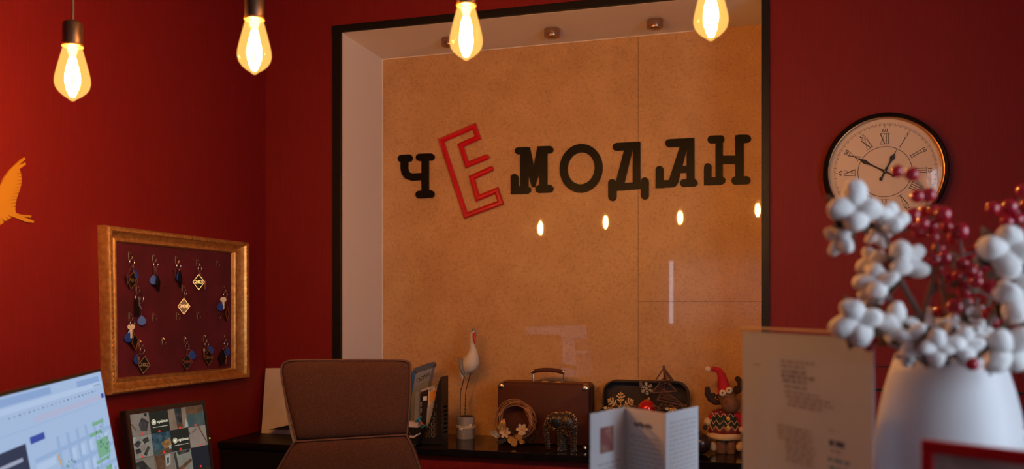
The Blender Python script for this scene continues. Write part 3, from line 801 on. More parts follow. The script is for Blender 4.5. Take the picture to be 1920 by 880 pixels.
st = f1(W1/2, H1*.55, -.032)
G().tube([st, st - N*.05, Vector((foot.x, foot.y, .765))], [.03, .03, .028], 12).build('stand', 'black_plastic', m1, smooth=40)
G().lathe([(.11, 0), (.11, .008), (.03, .014)], Vector((foot.x, foot.y, .7505)), 32).build('stand_base', 'black_plastic', m1, smooth=40)
# --- small monitor with the camera grid
A, B, U, V, N = monitor_frame(235, 770, 383, 750, 2.85, math.radians(10))
L2 = (B-A).length; H2 = .285
f2 = mon_pt(A, U, V, N)
foot = f2(L2/2, H2/2, -.02); foot.z = .75
m2 = thing('monitor', 'small black monitor with a grid of camera views below the key board', 'monitor', foot)
bz = .016
mbox(G(), f2, 0, 0, L2, H2, -.028, -.002).build('casing', 'black_plastic', m2, bevel=.003)
g = G()
for (u0, v0, u1, v1) in ((0, 0, L2, bz*.9), (0, bz*.9, bz*.7, H2-bz), (L2-bz*.5, bz*.9, L2, H2-bz), (0, H2-bz, L2, H2)): mbox(g, f2, u0, v0, u1, v1, -.002, .003)
g.build('bezel', 'bezel_brown', m2)
cells = [['cam_beige', 'cam_logo', 'cam_room', 'cam_teal'], ['cam_keys', 'cam_blue', 'cam_logo', 'cam_pink'], ['cam_street', 'cam_hall', 'cam_table', 'cam_black'], ['cam_street', 'cam_logo2', 'cam_logo2', 'cam_logo']]
S = .34
screen_mat('cam_beige', (.40, .31, .25), S, (20, (.34, .26, .21))); screen_mat('cam_room', (.40, .28, .20), S, (20, (.33, .22, .15)))
screen_mat('cam_teal', (.09, .13, .12), S, (25, (.13, .16, .14))); screen_mat('cam_keys', (.46, .42, .35), S, (30, (.38, .34, .28)))
screen_mat('cam_blue', (.04, .08, .11), S, (60, (.10, .17, .20))); screen_mat('cam_pink', (.46, .35, .28), S, (25, (.40, .29, .23)))
screen_mat('cam_street', (.36, .29, .22), S, (20, (.30, .24, .18))); screen_mat('cam_hall', (.38, .28, .21), S, (20, (.32, .22, .16)))
screen_mat('cam_table', (.40, .38, .31), S, (20, (.34, .31, .25))); screen_mat('cam_black', (.012, .012, .016), 1.0)
screen_mat('cam_logo', (.015, .014, .011), 1.0); screen_mat('cam_logo2', (.015, .014, .011), 1.0); screen_mat('cam_white', (.9, .82, .6), .62); screen_mat('cam_red', (.9, .05, .03), .6)
screen_mat('cam_dark', (.05, .045, .04), S, (40, (.12, .10, .09))); screen_mat('cam_brown', (.16, .075, .04), S, (30, (.24, .12, .06))); screen_mat('cam_amber', (.62, .30, .09), S, (60, (.35, .16, .06))); screen_mat('cam_pale', (.60, .60, .55), S)
VIEWS = {(0, 0): [('cam_dark', [(.42, .5), (.62, .2), (.95, .45), (.8, .85), (.5, .8)]), ('cam_dark', [(.72, .02), (.9, .02), (.88, .18), (.76, .16)]), ('cam_brown', [(.05, .45), (.1, .42), (.3, .75), (.25, .78)])],
         (0, 2): [('cam_dark', [(.35, 0), (.75, 0), (.72, .7), (.4, .78)]), ('cam_brown', [(.4, .78), (.72, .7), (.74, .95), (.42, .98)]), ('cam_pale', [(.92, .5), (1, .95), (.82, .97)])],
         (0, 3): [('cam_brown', [(.0, .02), (.98, .02), (.98, .3), (.4, .42), (0, .35)]), ('cam_pale', [(.0, .55), (.03, .9), (0, .98)])],
         (1, 0): [('cam_dark', [(.05, .35), (.3, .2), (.45, .3), (.25, .55)]), ('cam_dark', [(.5, .2), (.8, .1), (.85, .3), (.6, .4)]), ('cam_dark', [(.1, .6), (.35, .55), (.4, .75), (.15, .8)]), ('cam_dark', [(.5, .85), (.75, .5), (.85, .6), (.62, .98)]), ('cam_pale', [(.0, .05), (.2, .02), (.1, .3), (0, .3)]), ('cam_beige', [(.4, .45), (.65, .4), (.6, .7), (.4, .72)])],
         (1, 1): [('cam_amber', [(.45, .5), (.95, .3), (.98, .7), (.6, .8)]), ('cam_brown', [(.3, .85), (.95, .72), (.97, .98), (.3, .98)]), ('cam_pale', [(.82, .68), (.95, .65), (.95, .82), (.84, .84)]), ('cam_teal', [(.02, .8), (.3, .75), (.28, .98), (.02, .98)])],
         (1, 3): [('cam_brown', [(.15, .25), (.45, .1), (.48, .13), (.18, .3)]), ('cam_brown', [(.55, .02), (.62, .02), (.98, .8), (.95, .9)]), ('cam_dark', [(.02, .3), (.06, .2), (.08, .4)])],
         (2, 0): [('cam_dark', [(0, .2), (.4, .1), (.7, .5), (.98, .75), (.98, .98), (0, .98)])],
         (2, 1): [('cam_brown', [(.02, .02), (.55, .02), (.5, .7), (.1, .9)]), ('cam_pale', [(.58, .1), (.85, .05), (.8, .55), (.55, .6)]), ('cam_dark', [(.64, .22), (.76, .2), (.72, .48), (.63, .5)])],
         (2, 2): [('cam_dark', [(.02, .05), (.15, .03), (.22, .8), (.08, .9)]), ('cam_brown', [(.1, .85), (.95, .45), (.98, .6), (.3, .98)]), ('cam_dark', [(.2, .03), (.95, .02), (.9, .15), (.3, .2)])],
         (3, 0): [('cam_dark', [(0, .02), (.98, .02), (.98, .4), (.3, .5), (0, .6)])]}
CM = ['cam_beige', 'cam_logo', 'cam_room', 'cam_teal', 'cam_keys', 'cam_blue', 'cam_pink', 'cam_street', 'cam_hall', 'cam_table', 'cam_black', 'cam_white', 'cam_red', 'cam_logo2', 'cam_dark', 'cam_brown', 'cam_amber', 'cam_pale']
g = G(); su, sv = bz*.7, bz*.9; cw, ch = (L2-bz*1.2)/4, .0655
nU = U; nV = -V
for r in range(4):
    for c in range(4):
        g.m = CM.index(cells[r][c]); u0, v0 = su+c*cw, sv+r*ch; e = .0004
        g.quad(f2(u0+e, v0+e, -.0018), f2(u0+e, v0+ch-e, -.0018), f2(u0+cw-e, v0+ch-e, -.0018), f2(u0+cw-e, v0+e, -.0018))
        for qi, (mn_, pp) in enumerate(VIEWS.get((r, c), ())):
            g.m = CM.index(mn_); g.add([f2(u0+cw*pu, v0+ch*pv, -.00175+.00002*qi) for pu, pv in pp][::-1], [tuple(range(len(pp)))])
        if cells[r][c] == 'cam_logo':
            g.m = CM.index('cam_white'); cc_ = f2(u0+cw*.2, v0+ch*.5, -.0016)
            for ra, rb in ((.0085, .0065), (.0045, 0)):
                n = 20; A_ = [cc_ + nU*ra*math.cos(2*PI*k/n) + nV*ra*math.sin(2*PI*k/n) for k in range(n)]
                if rb: g.loft([A_, [cc_ + nU*rb*math.cos(2*PI*k/n) + nV*rb*math.sin(2*PI*k/n) for k in range(n)]], cap0=False, cap1=False)
                else: g.add(A_, [tuple(range(n))])
            put_text(g, 'optimus', f2(u0+cw*.65, v0+ch*.5, -.0016), nU, nV, .0128, 1.0, bold=.0007)
            g.quad(f2(u0+cw*.12, v0+ch*.73, -.0016), f2(u0+cw*.12, v0+ch*.745, -.0016), f2(u0+cw*.9, v0+ch*.745, -.0016), f2(u0+cw*.9, v0+ch*.73, -.0016))
        if (r, c) not in ((2, 0), (3, 0)):
            g.m = CM.index('cam_red'); uc = u0+cw*(.38 if (r+c) % 2 else .5)
            g.quad(f2(uc, v0+ch*.9, -.0016), f2(uc, v0+ch*.985, -.0016), f2(uc+.007, v0+ch*.985, -.0016), f2(uc+.007, v0+ch*.9, -.0016))
g.build('screen', CM, m2)
emat('led_green', (.5, 1, .1), 3.0)
G().sphere(f2(L2-.002, .125, .004), .0016, 8, 6).build('power_light', 'led_green', m2)
bt = f2(L2/2, H2, -.015)
G().tube([bt + (-V)*.03 - N*.015, Vector((bt.x-.01, bt.y, .757))], .02, 12).build('stand', 'black_plastic', m2)
G().lathe([(.08, 0), (.08, .006), (.03, .01)], Vector((max(bt.x-.01, XL+.09), bt.y, .7505)), 28).build('stand_base', 'black_plastic', m2)

# ================================================================== BROWN CHAIR
TC = 2.55
chp = lambda px, py, h=0.0: at(px, py, TC) - FW*h
cb = at(655, 880, TC)
ch = thing('office_chair', 'brown fabric office chair with a tall two-part padded back', 'chair', (cb.x, cb.y+.1, 0))
def pad(rows, thick, back=0.0):
    L = []
    for (py, xl, xr, k) in rows:
        a = chp(xl, py); b = chp(xr, py); c = (a+b)/2; wd = (b-a).length/2
        L.append(superloop(c + FW*back, RT, FW, wd, thick*k, 5.0, 40))
    return L
up = [(674.5, 568, 742, .10), (675.2, 552, 756, .38), (677, 542, 764, .62), (681, 535, 769, .82), (687, 531.5, 771, .94), (700, 531, 771.5, 1), (720, 534, 771.5, 1.03), (745, 539, 771, 1.05), (770, 545, 769.5, 1.05), (795, 551, 767.5, 1.0), (812, 555, 766, .92), (822, 557, 765, .80), (828, 559, 764, .45)]
def warp(loops, px0, px1, amt):   # tilt the panel's lower edge: right end higher in the photo
    x0, x1 = chp(px0, 700).dot(RT), chp(px1, 700).dot(RT)
    zt = chp(600, 674).z; zb = chp(600, 826).z
    for l in loops:
        for p in l:
            s = (p.dot(RT)-x0)/(x1-x0); q = max(0, min(1, (zt-p.z)/(zt-zb)))
            p.z += amt*s*q
    return loops
g = G(); g.loft(warp(pad(up, .034), 531, 771, .022)); g.build('headrest_pad', 'chair_fabric', ch, smooth=50)
lo = [(827, 557, 763, .4), (832, 553, 766, .8), (840, 547, 771, .98), (855, 538, 779, 1.05), (880, 523, 789, 1.1), (920, 508, 803, 1.1), (980, 500, 812, 1.1), (1060, 500, 812, 1.1), (1140, 506, 806, 1.05), (1180, 520, 792, .8), (1188, 535, 775, .4)]
def warp2(loops):
    zt = chp(600, 829).z; zb = chp(600, 900).z; x0, x1 = chp(540, 700).dot(RT), chp(771, 700).dot(RT)
    for l in loops:
        for p in l:
            q = max(0, 1-(zt-p.z)/(zt-zb)); p.z += .022*(p.dot(RT)-x0)/(x1-x0)*min(1, q)
    return loops
g = G(); g.loft(warp2(pad(lo, .036))); g.build('backrest_pad', 'chair_fabric', ch, smooth=50)
# light shell behind, seen along the left edge
sh = [(682, 540, 760, .5), (690, 529, 765, .9), (720, 528, 766, 1), (760, 532, 764, 1), (800, 539, 762, 1), (832, 547, 762, 1), (850, 543, 762, 1), (870, 532, 770, 1), (950, 512, 790, 1), (1100, 508, 790, 1), (1170, 520, 780, .6)]
g = G(); g.loft([[p for p in l] for l in pad(sh, .030, .026)]); g.build('back_shell', 'chair_shell', ch, smooth=50)
def edge_pts(rows, side, h, wf):
    return [chp(r[1+side], r[0], h) for r in rows]
for rows, wf, hh in ((up, lambda l: warp([l], 531, 771, .022)[0], .022), (lo, lambda l: warp2([l])[0], .024)):
    seq = edge_pts(rows, 0, hh, None)[::-1] + edge_pts(rows, 1, hh, None)
    wf(seq); G().tube(seq, .0028, 8).build('piping', 'chair_piping', ch, smooth=60)
# seat and base (below the photo's edge)
sc_ = chp(655, 1188) - FW*.22; sc_.z = .50
L = []
for z, k in ((.46, .8), (.465, .95), (.49, 1), (.52, 1), (.54, .95), (.55, .8)): L.append(superloop(Vector((sc_.x, sc_.y, z)), RT, FW, .25*k, .24*k, 4.5, 36))
G().loft(L).build('seat', 'chair_fabric', ch, smooth=50)
spn = chp(655, 1150) + FW*.05
G().tube([Vector((sc_.x, sc_.y, .45)), Vector((spn.x, spn.y, .47))+FW*.03, spn + FW*.03 + Z*.25], .022, 10).build('back_support', 'black_plastic', ch, smooth=50)
G().cyl(Vector((sc_.x, sc_.y, .10)), Vector((sc_.x, sc_.y, .46)), .028).build('gas_lift', 'steel', ch, smooth=40)
for k in range(5):
    a = 2*PI*k/5; e = Vector((sc_.x+.27*math.cos(a), sc_.y+.27*math.sin(a), .075))
    l = G().tube([Vector((sc_.x, sc_.y, .11)), e], [.026, .016], 8).build('base_leg', 'black_plastic', ch)
    G().cyl(e + Vector((-.02*math.sin(a), .02*math.cos(a), -.045)), e + Vector((.02*math.sin(a), -.02*math.cos(a), -.045)), .029).build('caster', 'black_plastic', l)

# white boards leaning in the corner
def slab(name, m, corners, off, parent=None): return G().prism(corners, off).build(name, m, parent)
z0 = CZ + .0005
pb = [onZ(490, 807, z0), onZ(575, 799, z0)]; pb[0].y = 2.90; pb[1].y = 2.93
pa = [onY(498, 691, 2.985), onY(585, 690, 2.985)]
pb[0] = onY(490, 807.5, 2.9); pb[0].z = z0; pb[1] = onY(590, 808, 2.9); pb[1].z = z0
card = tag(slab('cardboard_sheet', 'paper_warm', [pb[0], pb[1], pa[1], pa[0]], (0, .006, 0)), 'creased off-white card sheet leaning in the corner behind the chair', 'card')
tri = G().prism([onY(503, 806, 2.86), onY(545, 797, 2.86), onY(545, 806.5, 2.86)], (0, .03, 0))
tag(tri.build('door_wedge', 'black_plastic'), 'flat black wedge lying before the white card', 'wedge')
G_ = G().prism([Vector((-1.46, 2.72, z0)), Vector((-1.36, 2.71, z0)), Vector((-1.35, 2.78, z0)), Vector((-1.44, 2.79, z0))], (0, 0, .003))
tag(G_.build('note_pad', 'paper_warm'), 'small beige note lying on the black cabinet top', 'note')

# ================================================================== THINGS ON THE LEDGE
def base_at(px, y): p = onY(px, 700, y); return Vector((p.x, y, LEDGE + .0004))
def mpp(px, y): return y / ray(px, 700).y / FPX      # metres per photo pixel on the plane y

# ---- stork on a log
D = 3.215
sk = thing('stork_figurine', 'white stork figurine with red beak standing on a log', 'figurine', base_at(873, D))
q = lambda px, py, dy=0.0: onY(px, py, D) + Y*dy
lb = base_at(873, D); lr = 16.8*mpp(873, D); ztop = q(873, 781.5).z
g = G(); g.lathe([(lr*.97, 0), (lr, .004), (lr*.985, (ztop-lb.z)*.5), (lr, ztop-lb.z-.003), (lr*.95, ztop-lb.z)], lb, 20); g.build('log', 'wood_log', sk, smooth=40)
zr = q(873, 801).z
for dz in (0, .005): G().tube([Vector((lb.x+(lr+.0015)*math.cos(2*PI*k/24), lb.y+(lr+.0015)*math.sin(2*PI*k/24), zr+dz+.0015*math.sin(k*1.3))) for k in range(24)], .0026, 6, ring=True).build('rope', 'rope', sk, smooth=60)
for px, py, r in ((886, 797, .0065), (872, 803, .005), (868, 803, .004)):
    p = q(px, py); p.y = lb.y - math.sqrt(max(0, lr**2-(p.x-lb.x)**2)) - .004; G().sphere(p, (r, r*.6, r), 10, 7).build('shell_bead', 'white_paint', sk, smooth=60)
G().lathe([(.024, 0), (.0245, .002), (.022, .0035)], Vector((lb.x+.004, lb.y, ztop)), 20).build('foot_plate', 'dark_leather', sk)
body = [(869.5, 706, 2.2), (870.5, 702, 4), (873.5, 696, 8.5), (878, 690, 13), (882, 684, 15.5), (884.8, 677, 15.3), (886.6, 669, 12), (886.6, 661, 8.4), (886.0, 652, 5.6), (885.5, 643, 4.5), (886.0, 634, 4.2), (887.5, 627, 4.9), (889.5, 621.5, 4.6), (890.5, 618, 2.0)]
s_ = mpp(873, D)
g = G(); g.tube([q(a, b, .004*math.sin(i)) for i, (a, b, r) in enumerate(body)], [r*s_ for _, _, r in body], 16); g.build('body', 'white_paint', sk, smooth=80)
W_ = Matrix.Rotation(math.radians(-16), 3, 'Y')
G().sphere(q(867.5, 687, -.008), (.0095, .022, .036), 14, 9, W_).build('wing', 'grey_feather', sk, smooth=60)
G().sphere(q(865.5, 702, 0), (.0065, .010, .022), 12, 8, W_).build('tail', 'white_paint', sk, smooth=60)
G().tube([q(890.5, 625, -.008), q(891.7, 634, -.017), q(892.8, 646, -.019)], [.0078, .0058, .0008], 8).build('beak', 'beak_red', sk, smooth=60)
for k, (a, b) in enumerate(((886.5, 617), (889, 615.5), (892, 617), (893.5, 621))):
    G().tube([q(a, b+9, -.008), q(a+.2, b+3, -.010), q(a+.5, b, -.005)], [.0028, .003, .001], 6).build('crest_feather', 'grey_feather', sk, smooth=60)
for pts in (((872.5, 697), (866, 727), (863.5, 733), (863, 781)), ((883, 697), (874, 731), (873, 738), (871.5, 781))):
    l = G().tube([q(*p) for p in pts], .0018, 6).build('leg', 'dark_leather', sk)
    for i in range(7):
        u = i/6; p = q(pts[2][0]+(pts[3][0]-pts[2][0])*u, pts[2][1]+(pts[3][1]-pts[2][1]-3)*u, -.0018); G().sphere(p, .0012, 6, 4).build('leg_dot', 'white_paint', l)

# ---- brown suitcase
def rrect(x0, z0, x1, z1, r, y, n=6):
    P = []
    for cx, cz, a0 in ((x1-r, z1-r, 0), (x0+r, z1-r, PI/2), (x0+r, z0+r, PI), (x1-r, z0+r, 1.5*PI)):
        for k in range(n+1):
            a = a0 + PI/2*k/n; P.append(Vector((cx+r*math.cos(a), y, cz+r*math.sin(a))))
    return P
D = 3.145
a = onY(932, 717, D); b = onY(1104, 717, D); zt = a.z; SB = 3.30
su = thing('suitcase', 'closed brown leather suitcase with metal corners standing on the ledge', 'suitcase', (a.x/2+b.x/2, D+.06, LEDGE+.0004))
zb = LEDGE+.0004
def shell(g, x0, z0_, x1, z1_, r, ya, yb, bv=.008):
    L = [rrect(x0+bv, z0_+bv, x1-bv, z1_-bv, r, ya), rrect(x0+bv*.3, z0_+bv*.3, x1-bv*.3, z1_-bv*.3, r+bv*.5, ya+bv*.3), rrect(x0, z0_, x1, z1_, r+bv, ya+bv), rrect(x0, z0_, x1, z1_, r+bv, yb-bv), rrect(x0+bv*.3, z0_+bv*.3, x1-bv*.3, z1_-bv*.3, r+bv*.5, yb-bv*.3), rrect(x0+bv, z0_+bv, x1-bv, z1_-bv, r, yb)]
    g.loft(L)
g = G(); shell(g, a.x, zb, b.x, zt, .010, D, D+.050); g.build('front_shell', 'brown_leather', su, smooth=50)
g = G(); shell(g, a.x, zb, b.x, zt, .010, D+.052, D+.115); g.build('back_shell', 'brown_leather', su, smooth=50)
g = G(); L = rrect(a.x-.0005, zb, b.x+.0005, zt+.0005, .017, D+.051); G().tube(L, .002, 6, ring=True).build('seam_strip', 'brass_dark', su)
for x, sg in ((a.x, 1), (b.x, -1)):
    G().sphere(Vector((x+sg*.016, D+.010, zt-.016)), (.018, .0125, .018), 14, 9).build('corner_cap', 'steel', su, smooth=60)
    G().sphere(Vector((x+sg*.016, D+.103, zt-.016)), (.018, .0135, .018), 14, 9).build('corner_cap', 'steel', su, smooth=60)
h0, h1 = onY(998, 700, D+.05), onY(1056, 700, D+.05)
zh = onY(1027, 698, D+.05).z
hd = G(); L = []
for k in range(13):
    u = k/12; x = h0.x + (h1.x-h0.x)*u; z = zh + .010*math.sin(PI*u)**.7 - .002; L.append(superloop(Vector((x, D+.055, z)), Y, Z, .012, .0075 if 0 < k < 12 else .004, 3, 14))
hd.loft(L); hd = hd.build('handle', 'brown_leather', su, smooth=50)
for x in (h0.x, h1.x):
    G().tube([Vector((x, D+.055, zh-.004)), Vector((x+(.003 if x == h0.x else -.003), D+.055, zt+.003))], .0025, 8).build('handle_post', 'chrome', hd, smooth=60)
    G().tube([Vector((x-.004, D+.055, zh)), Vector((x+.004, D+.055, zh))], .009, 10).build('handle_ring', 'chrome', hd)
for px in (1022, 1046):
    p = onY(px, 716, D+.05); G().box((p.x-.012, D+.040, zt+.0002), (p.x+.012, D+.066, zt+.003)).build('latch', 'brass', su, bevel=.001)

# ---- wicker wreath with gold flowers
D = 3.075
c = onY(964.5, 790, D); Rw = 38.5*mpp(965, D); wb = base_at(965, D)
wr = thing('wicker_wreath', 'round wicker wreath with gold flowers leaning on the brown suitcase', 'wreath', wb)
rw = random.Random(3)
tl = .30
for k in range(9):
    ph = rw.uniform(0, 6.28); rr = Rw*(.98 - .030*k + rw.uniform(-.02, .02)); ex = rw.uniform(-.004, .004); ez = rw.uniform(-.005, .005)
    P = []
    for i in range(44):
        t = 2*PI*i/44; r = rr + .0045*math.sin(2*t+ph); z = r*math.sin(t)+ez
        P.append(Vector((c.x+ex+r*math.cos(t), D+.004*math.sin(3*t+ph)+tl*(z+Rw)*.55, c.z+z)))
    G().tube(P, .0026, 6, ring=True).build('wicker_strand', 'wicker', wr, smooth=60)
for (x0_, y0_, x1_, y1_) in ((980, 762, 996, 802), (983, 763, 1001, 805), (990, 768, 1004, 806), (976, 758, 1006, 792)):
    G().tube([onY(x0_, y0_, D+.03), onY((x0_+x1_)/2+2, (y0_+y1_)/2, D+.017), onY(x1_, y1_, D+.0)], .0024, 6).build('wicker_strand', 'wicker', wr, smooth=60)
def petals(g, c, r, n, axis, rows=2, cup=.35):
    R = axis.normalized().to_track_quat('Z', 'Y').to_matrix()
    for row in range(rows):
        rr = r*(1-.38*row)
        for k in range(n):
            a = 2*PI*(k+.5*row)/n; d = Vector((math.cos(a), math.sin(a), 0)); t = Vector((-math.sin(a), math.cos(a), 0))
            h = rr*cup*(1+row*.8); z = Z
            pts = [d*rr*.1, d*rr*.5+t*rr*.33+z*h*.4, d*rr*.95+t*rr*.22+z*h, d*rr*1.02+z*h*.9, d*rr*.95-t*rr*.22+z*h, d*rr*.5-t*rr*.33+z*h*.4]
            g.prism([c + R @ p for p in pts], R @ (z*-.0012))
FRW = Vector((.15, -1, .25))
for px, py, r, m in ((947, 812, 10.5, 'pale_flower'), (979, 806, 11, 'pale_flower')):
    g = G(); cp = onY(px, py, D-.022); petals(g, cp, r*mpp(965, D), 6, FRW, 2); fl = g.build('flower', m, wr)
    G().sphere(cp + FRW.normalized()*.006, .004, 8, 6).build('flower_centre', 'gold_glitter', fl)
def leaf(px, py, ang, ln, wd, m, name='leaf', dd=0.0):
    cp = onY(px, py, D-.016+dd); ca, sa = math.cos(ang), math.sin(ang); s_ = mpp(965, D); P = []
    for u, v in ((0, 0), (.2, .35), (.45, .5), (.75, .32), (1, 0), (.75, -.32), (.45, -.5), (.2, -.35)):
        x, z = (u-.3)*ln, v*wd
        P.append(cp + Vector(((x*ca-z*sa)*s_, -.010*abs(v)-.008*u*(1-u)*4, (x*sa+z*ca)*s_)))
    G().prism(P, (0, .0015, 0)).build(name, m, wr)
leaf(943, 806, 1.45, 30, 17, 'gold_glitter'); leaf(957, 822, -.6, 24, 15, 'gold_glitter'); leaf(972, 822, .9, 20, 15, 'gold_glitter', dd=-.008); leaf(966, 828, -1.9, 18, 14, 'gold_glitter', dd=-.012)
leaf(930, 812, 3.0, 20, 12, 'silver_glitter'); leaf(935, 817, 2.6, 17, 11, 'silver_glitter', dd=-.006); leaf(977, 827, -.3, 14, 10, 'gold_glitter', dd=-.014); leaf(945, 826, 3.5, 22, 10, 'green_needle'); leaf(960, 812, 1.9, 18, 10, 'green_needle', dd=.006)
g = G(); rn = random.Random(5)
for k in range(110):
    p = onY(rn.uniform(978, 1012), rn.uniform(808, 834), D+rn.uniform(-.02, .03)); p.z = max(p.z, LEDGE+.004)
    d = Vector((rn.uniform(-1, 1), rn.uniform(-1, .3), rn.uniform(-.4, 1))).normalized()*rn.uniform(.01, .02); e = p+d; e.z = max(e.z, LEDGE+.003)
    g.tube([p, e], [.0008, .0003], 3)
nd = g.build('needle_sprig', 'green_needle', wr); nd['kind'] = 'stuff'

# ---- studded elephant
D = 3.03
el = thing('elephant_figurine', 'black elephant figurine studded with gold beads before the suitcase', 'figurine', base_at(1055, D))
q = lambda px, py, dy=0.0: onY(px, py, D) + Y*dy
s_ = mpp(1055, D); zf = LEDGE+.0008
g = G(); es = []
def blob(px, py, rx, ry, rz, dy=0): es.append((px, py, rx, ry, rz, dy)); g.sphere(q(px, py, dy), (rx*s_, ry*s_, rz*s_), 20, 14)
blob(1063, 793, 19.5, 15, 20.5); blob(1050, 791, 16, 13, 18); blob(1040, 790, 12.5, 12, 17); blob(1034, 789, 9, 10, 13); blob(1068, 800, 14, 13, 20)
def leg(px0, py0, px1, dy, r):
    a = q(px0, py0, dy); b_ = q(px1, 851, dy); b_.z = zf
    g.tube([a, a.lerp(b_, .5), a.lerp(b_, .9), b_], [r*1.3*s_, r*s_, r*s_, r*1.08*s_], 14)
leg(1053, 800, 1052.5, -.012, 5.2); leg(1076, 800, 1077, -.012, 5.2); leg(1056, 800, 1056, .016, 5.2); leg(1074, 800, 1073, .016, 5.2)
tr = [(1031, 788), (1025.5, 797), (1024, 810), (1025.5, 826), (1028, 840), (1029, 850)]
trp = [q(x, y) for x, y in tr]; trp[-1].z = zf+.004
g.tube(trp, [7.5*s_, 6*s_, 5*s_, 4.4*s_, 4*s_, 4.2*s_], 12)
body_el = g.build('body', 'black_plastic', el, smooth=80)
rm = body_el.modifiers.new('fuse', 'REMESH'); rm.mode = 'VOXEL'; rm.voxel_size = .0022; rm.use_smooth_shade = True
for sg in (-1, 1):
    G().sphere(q(1046, 791, sg*.027), (7*s_, .003, 10*s_), 14, 9).build('ear', 'black_plastic', el, smooth=60)
dg = bpy.context.evaluated_depsgraph_get(); me = bpy.data.meshes.new_from_object(body_el.evaluated_get(dg))
org = ORG[el.name]; re_ = random.Random(9); g = G(); used = {}
fs = list(me.polygons); re_.shuffle(fs); cnt = 0
for p in fs:
    if p.normal.y > .35: continue
    cpt_ = p.center + org; key = (round(cpt_.x/.0056), round(cpt_.y/.0056), round(cpt_.z/.0056))
    if key in used: continue
    used[key] = 1; n_ = p.normal; t1 = n_.orthogonal().normalized(); t2 = n_.cross(t1); r = .0017
    g.add([cpt_+t1*r, cpt_+t2*r, cpt_-t1*r, cpt_-t2*r, cpt_+n_*r*1.1], [(0, 1, 4), (1, 2, 4), (2, 3, 4), (3, 0, 4)]); cnt += 1
    if cnt > 2600: break
bpy.data.meshes.remove(me)
sd = g.build('bead_studs', 'stud_gold', el); sd['kind'] = 'stuff'; sd['label'] = 'rows of small gold bead studs'

# ---- open dark suitcase filled with ornaments
D = 3.255
a = onY(1130, 716, D); b = onY(1291, 716, D); zt = onY(1210, 715.5, D).z
ob = thing('open_suitcase', 'open dark brown suitcase with raised rounded lid holding ornaments', 'suitcase', ((a.x+b.x)/2, 3.16, LEDGE+.0004))
zl = onY(1210, 777, 3.1).z          # hinge height
zlb = LEDGE+.012
P = rrect(a.x, zlb, b.x, zt, .048, 3.285, 10); Pi = rrect(a.x+.005, zlb+.004, b.x-.005, zt-.005, .043, 3.285, 10)
g = G(); f_ = lambda L, y: [Vector((p.x, y, p.z)) for p in L]
g.loft([f_(P, 3.3085), f_(P, 3.262), f_(P, 3.260), f_(Pi, 3.260), f_(Pi, 3.300)], cap0=True, cap1=True); g.build('lid', 'dark_leather', ob, smooth=40)
G().tube(f_(P, 3.2595), .0013, 6, ring=True).build('lid_rim', 'bronze', ob, smooth=60)
g = G(); bx0, bx1, by0, by1 = a.x, b.x, 3.07, 3.258; tb = .006
g.box((bx0, by0, LEDGE+.0004), (bx1, by1, LEDGE+.006)); g.box((bx0, by0, LEDGE+.006), (bx1, by0+tb, zl)); g.box((bx0, by1-tb, LEDGE+.006), (bx1, by1, zl-.001)); g.box((bx0, by0+tb, LEDGE+.006), (bx0+tb, by1-tb, zl)); g.box((bx1-tb, by0+tb, LEDGE+.006), (bx1, by1-tb, zl))
g.box((bx0+tb, by0+tb, zl-.035), (bx1-tb, by1-tb, zl-.030))
g.build('base_shell', 'dark_leather', ob, bevel=.002)
FILLZ = zl-.030
def flake(name, px, py, rpx, Dp, m, label, th=.003, arms=6, rot=PI/2, lim=None):
    g = G(); c = onY(px, py, Dp); s = mpp(px, Dp); r = rpx*s
    def st(p, q_, wd):
        d = Vector((q_[0]-p[0], q_[1]-p[1])); L = d.length; d /= L; n_ = Vector((-d.y, d.x))*wd/2
        P = [Vector(p)-n_, Vector(p)+n_, Vector(q_)+n_, Vector(q_)-n_]
        g.prism([c + Vector((v.x, 0, v.y)) for v in P], (0, th, 0))
    for k in range(arms):
        a = rot + 2*PI*k/arms; e = lambda u, v: (r*(u*math.cos(a)-v*math.sin(a)), r*(u*math.sin(a)+v*math.cos(a)))
        st((0, 0), e(1, 0), r*.10)
        for u0, ln in ((.38, .22), (.58, .28), (.78, .17)):
            for sg in (-1, 1): st(e(u0, 0), e(u0+ln*.7, sg*ln), r*.085)
        for sg in (-1, 1): st(e(.24, 0), e(.24*math.cos(2*PI/arms), sg*.24*math.sin(2*PI/arms)), r*.07)
    return tag(g.build(name, m), label, 'ornament')
flake('snowflake_ornament', 1163.5, 764, 28, 3.17, 'gold_flat', 'flat gold snowflake ornament at the left of the open suitcase', .004)
cl = thing('clothes_peg_snowflake', 'tiny silver snowflake clipped to the raised dark suitcase lid', 'ornament', onY(1212, 745, 3.245))
sf = flake('snowflake', 1212.5, 729, 12.5, 3.247, 'silver_glitter', '', .002, rot=PI/2+.12)
for k_ in ('label', 'category'): del sf[k_]
wl = sf.location.copy(); sf.parent = cl; sf.location = wl - ORG[cl.name]
p = onY(1202, 721, 3.245)
G().box((p.x-.006, 3.244, p.z-.010), (p.x+.004, 3.250, p.z+.012)).build('peg', 'bronze_light', cl, bevel=.001)
for dz in (.010, -.008): G().box((p.x-.007, 3.2425, p.z+dz), (p.x+.008, 3.2440, p.z+dz+.002)).build('peg_wire', 'chrome', cl)
rb = Vector(onY(1213, 767, 3.16)); r_ = 17.5*mpp(1213, 3.16)
bl = thing('bauble', 'shiny red christmas bauble in the open suitcase', 'bauble', rb - Z*r_)
G().sphere(rb, r_, 28, 18).build('ball', 'red_ball', bl, smooth=80)
G().cyl(rb+Vector((.004, .012, r_*.9)), rb+Vector((.005, .016, r_*1.12)), .004).build('cap', 'gold_glitter', bl)
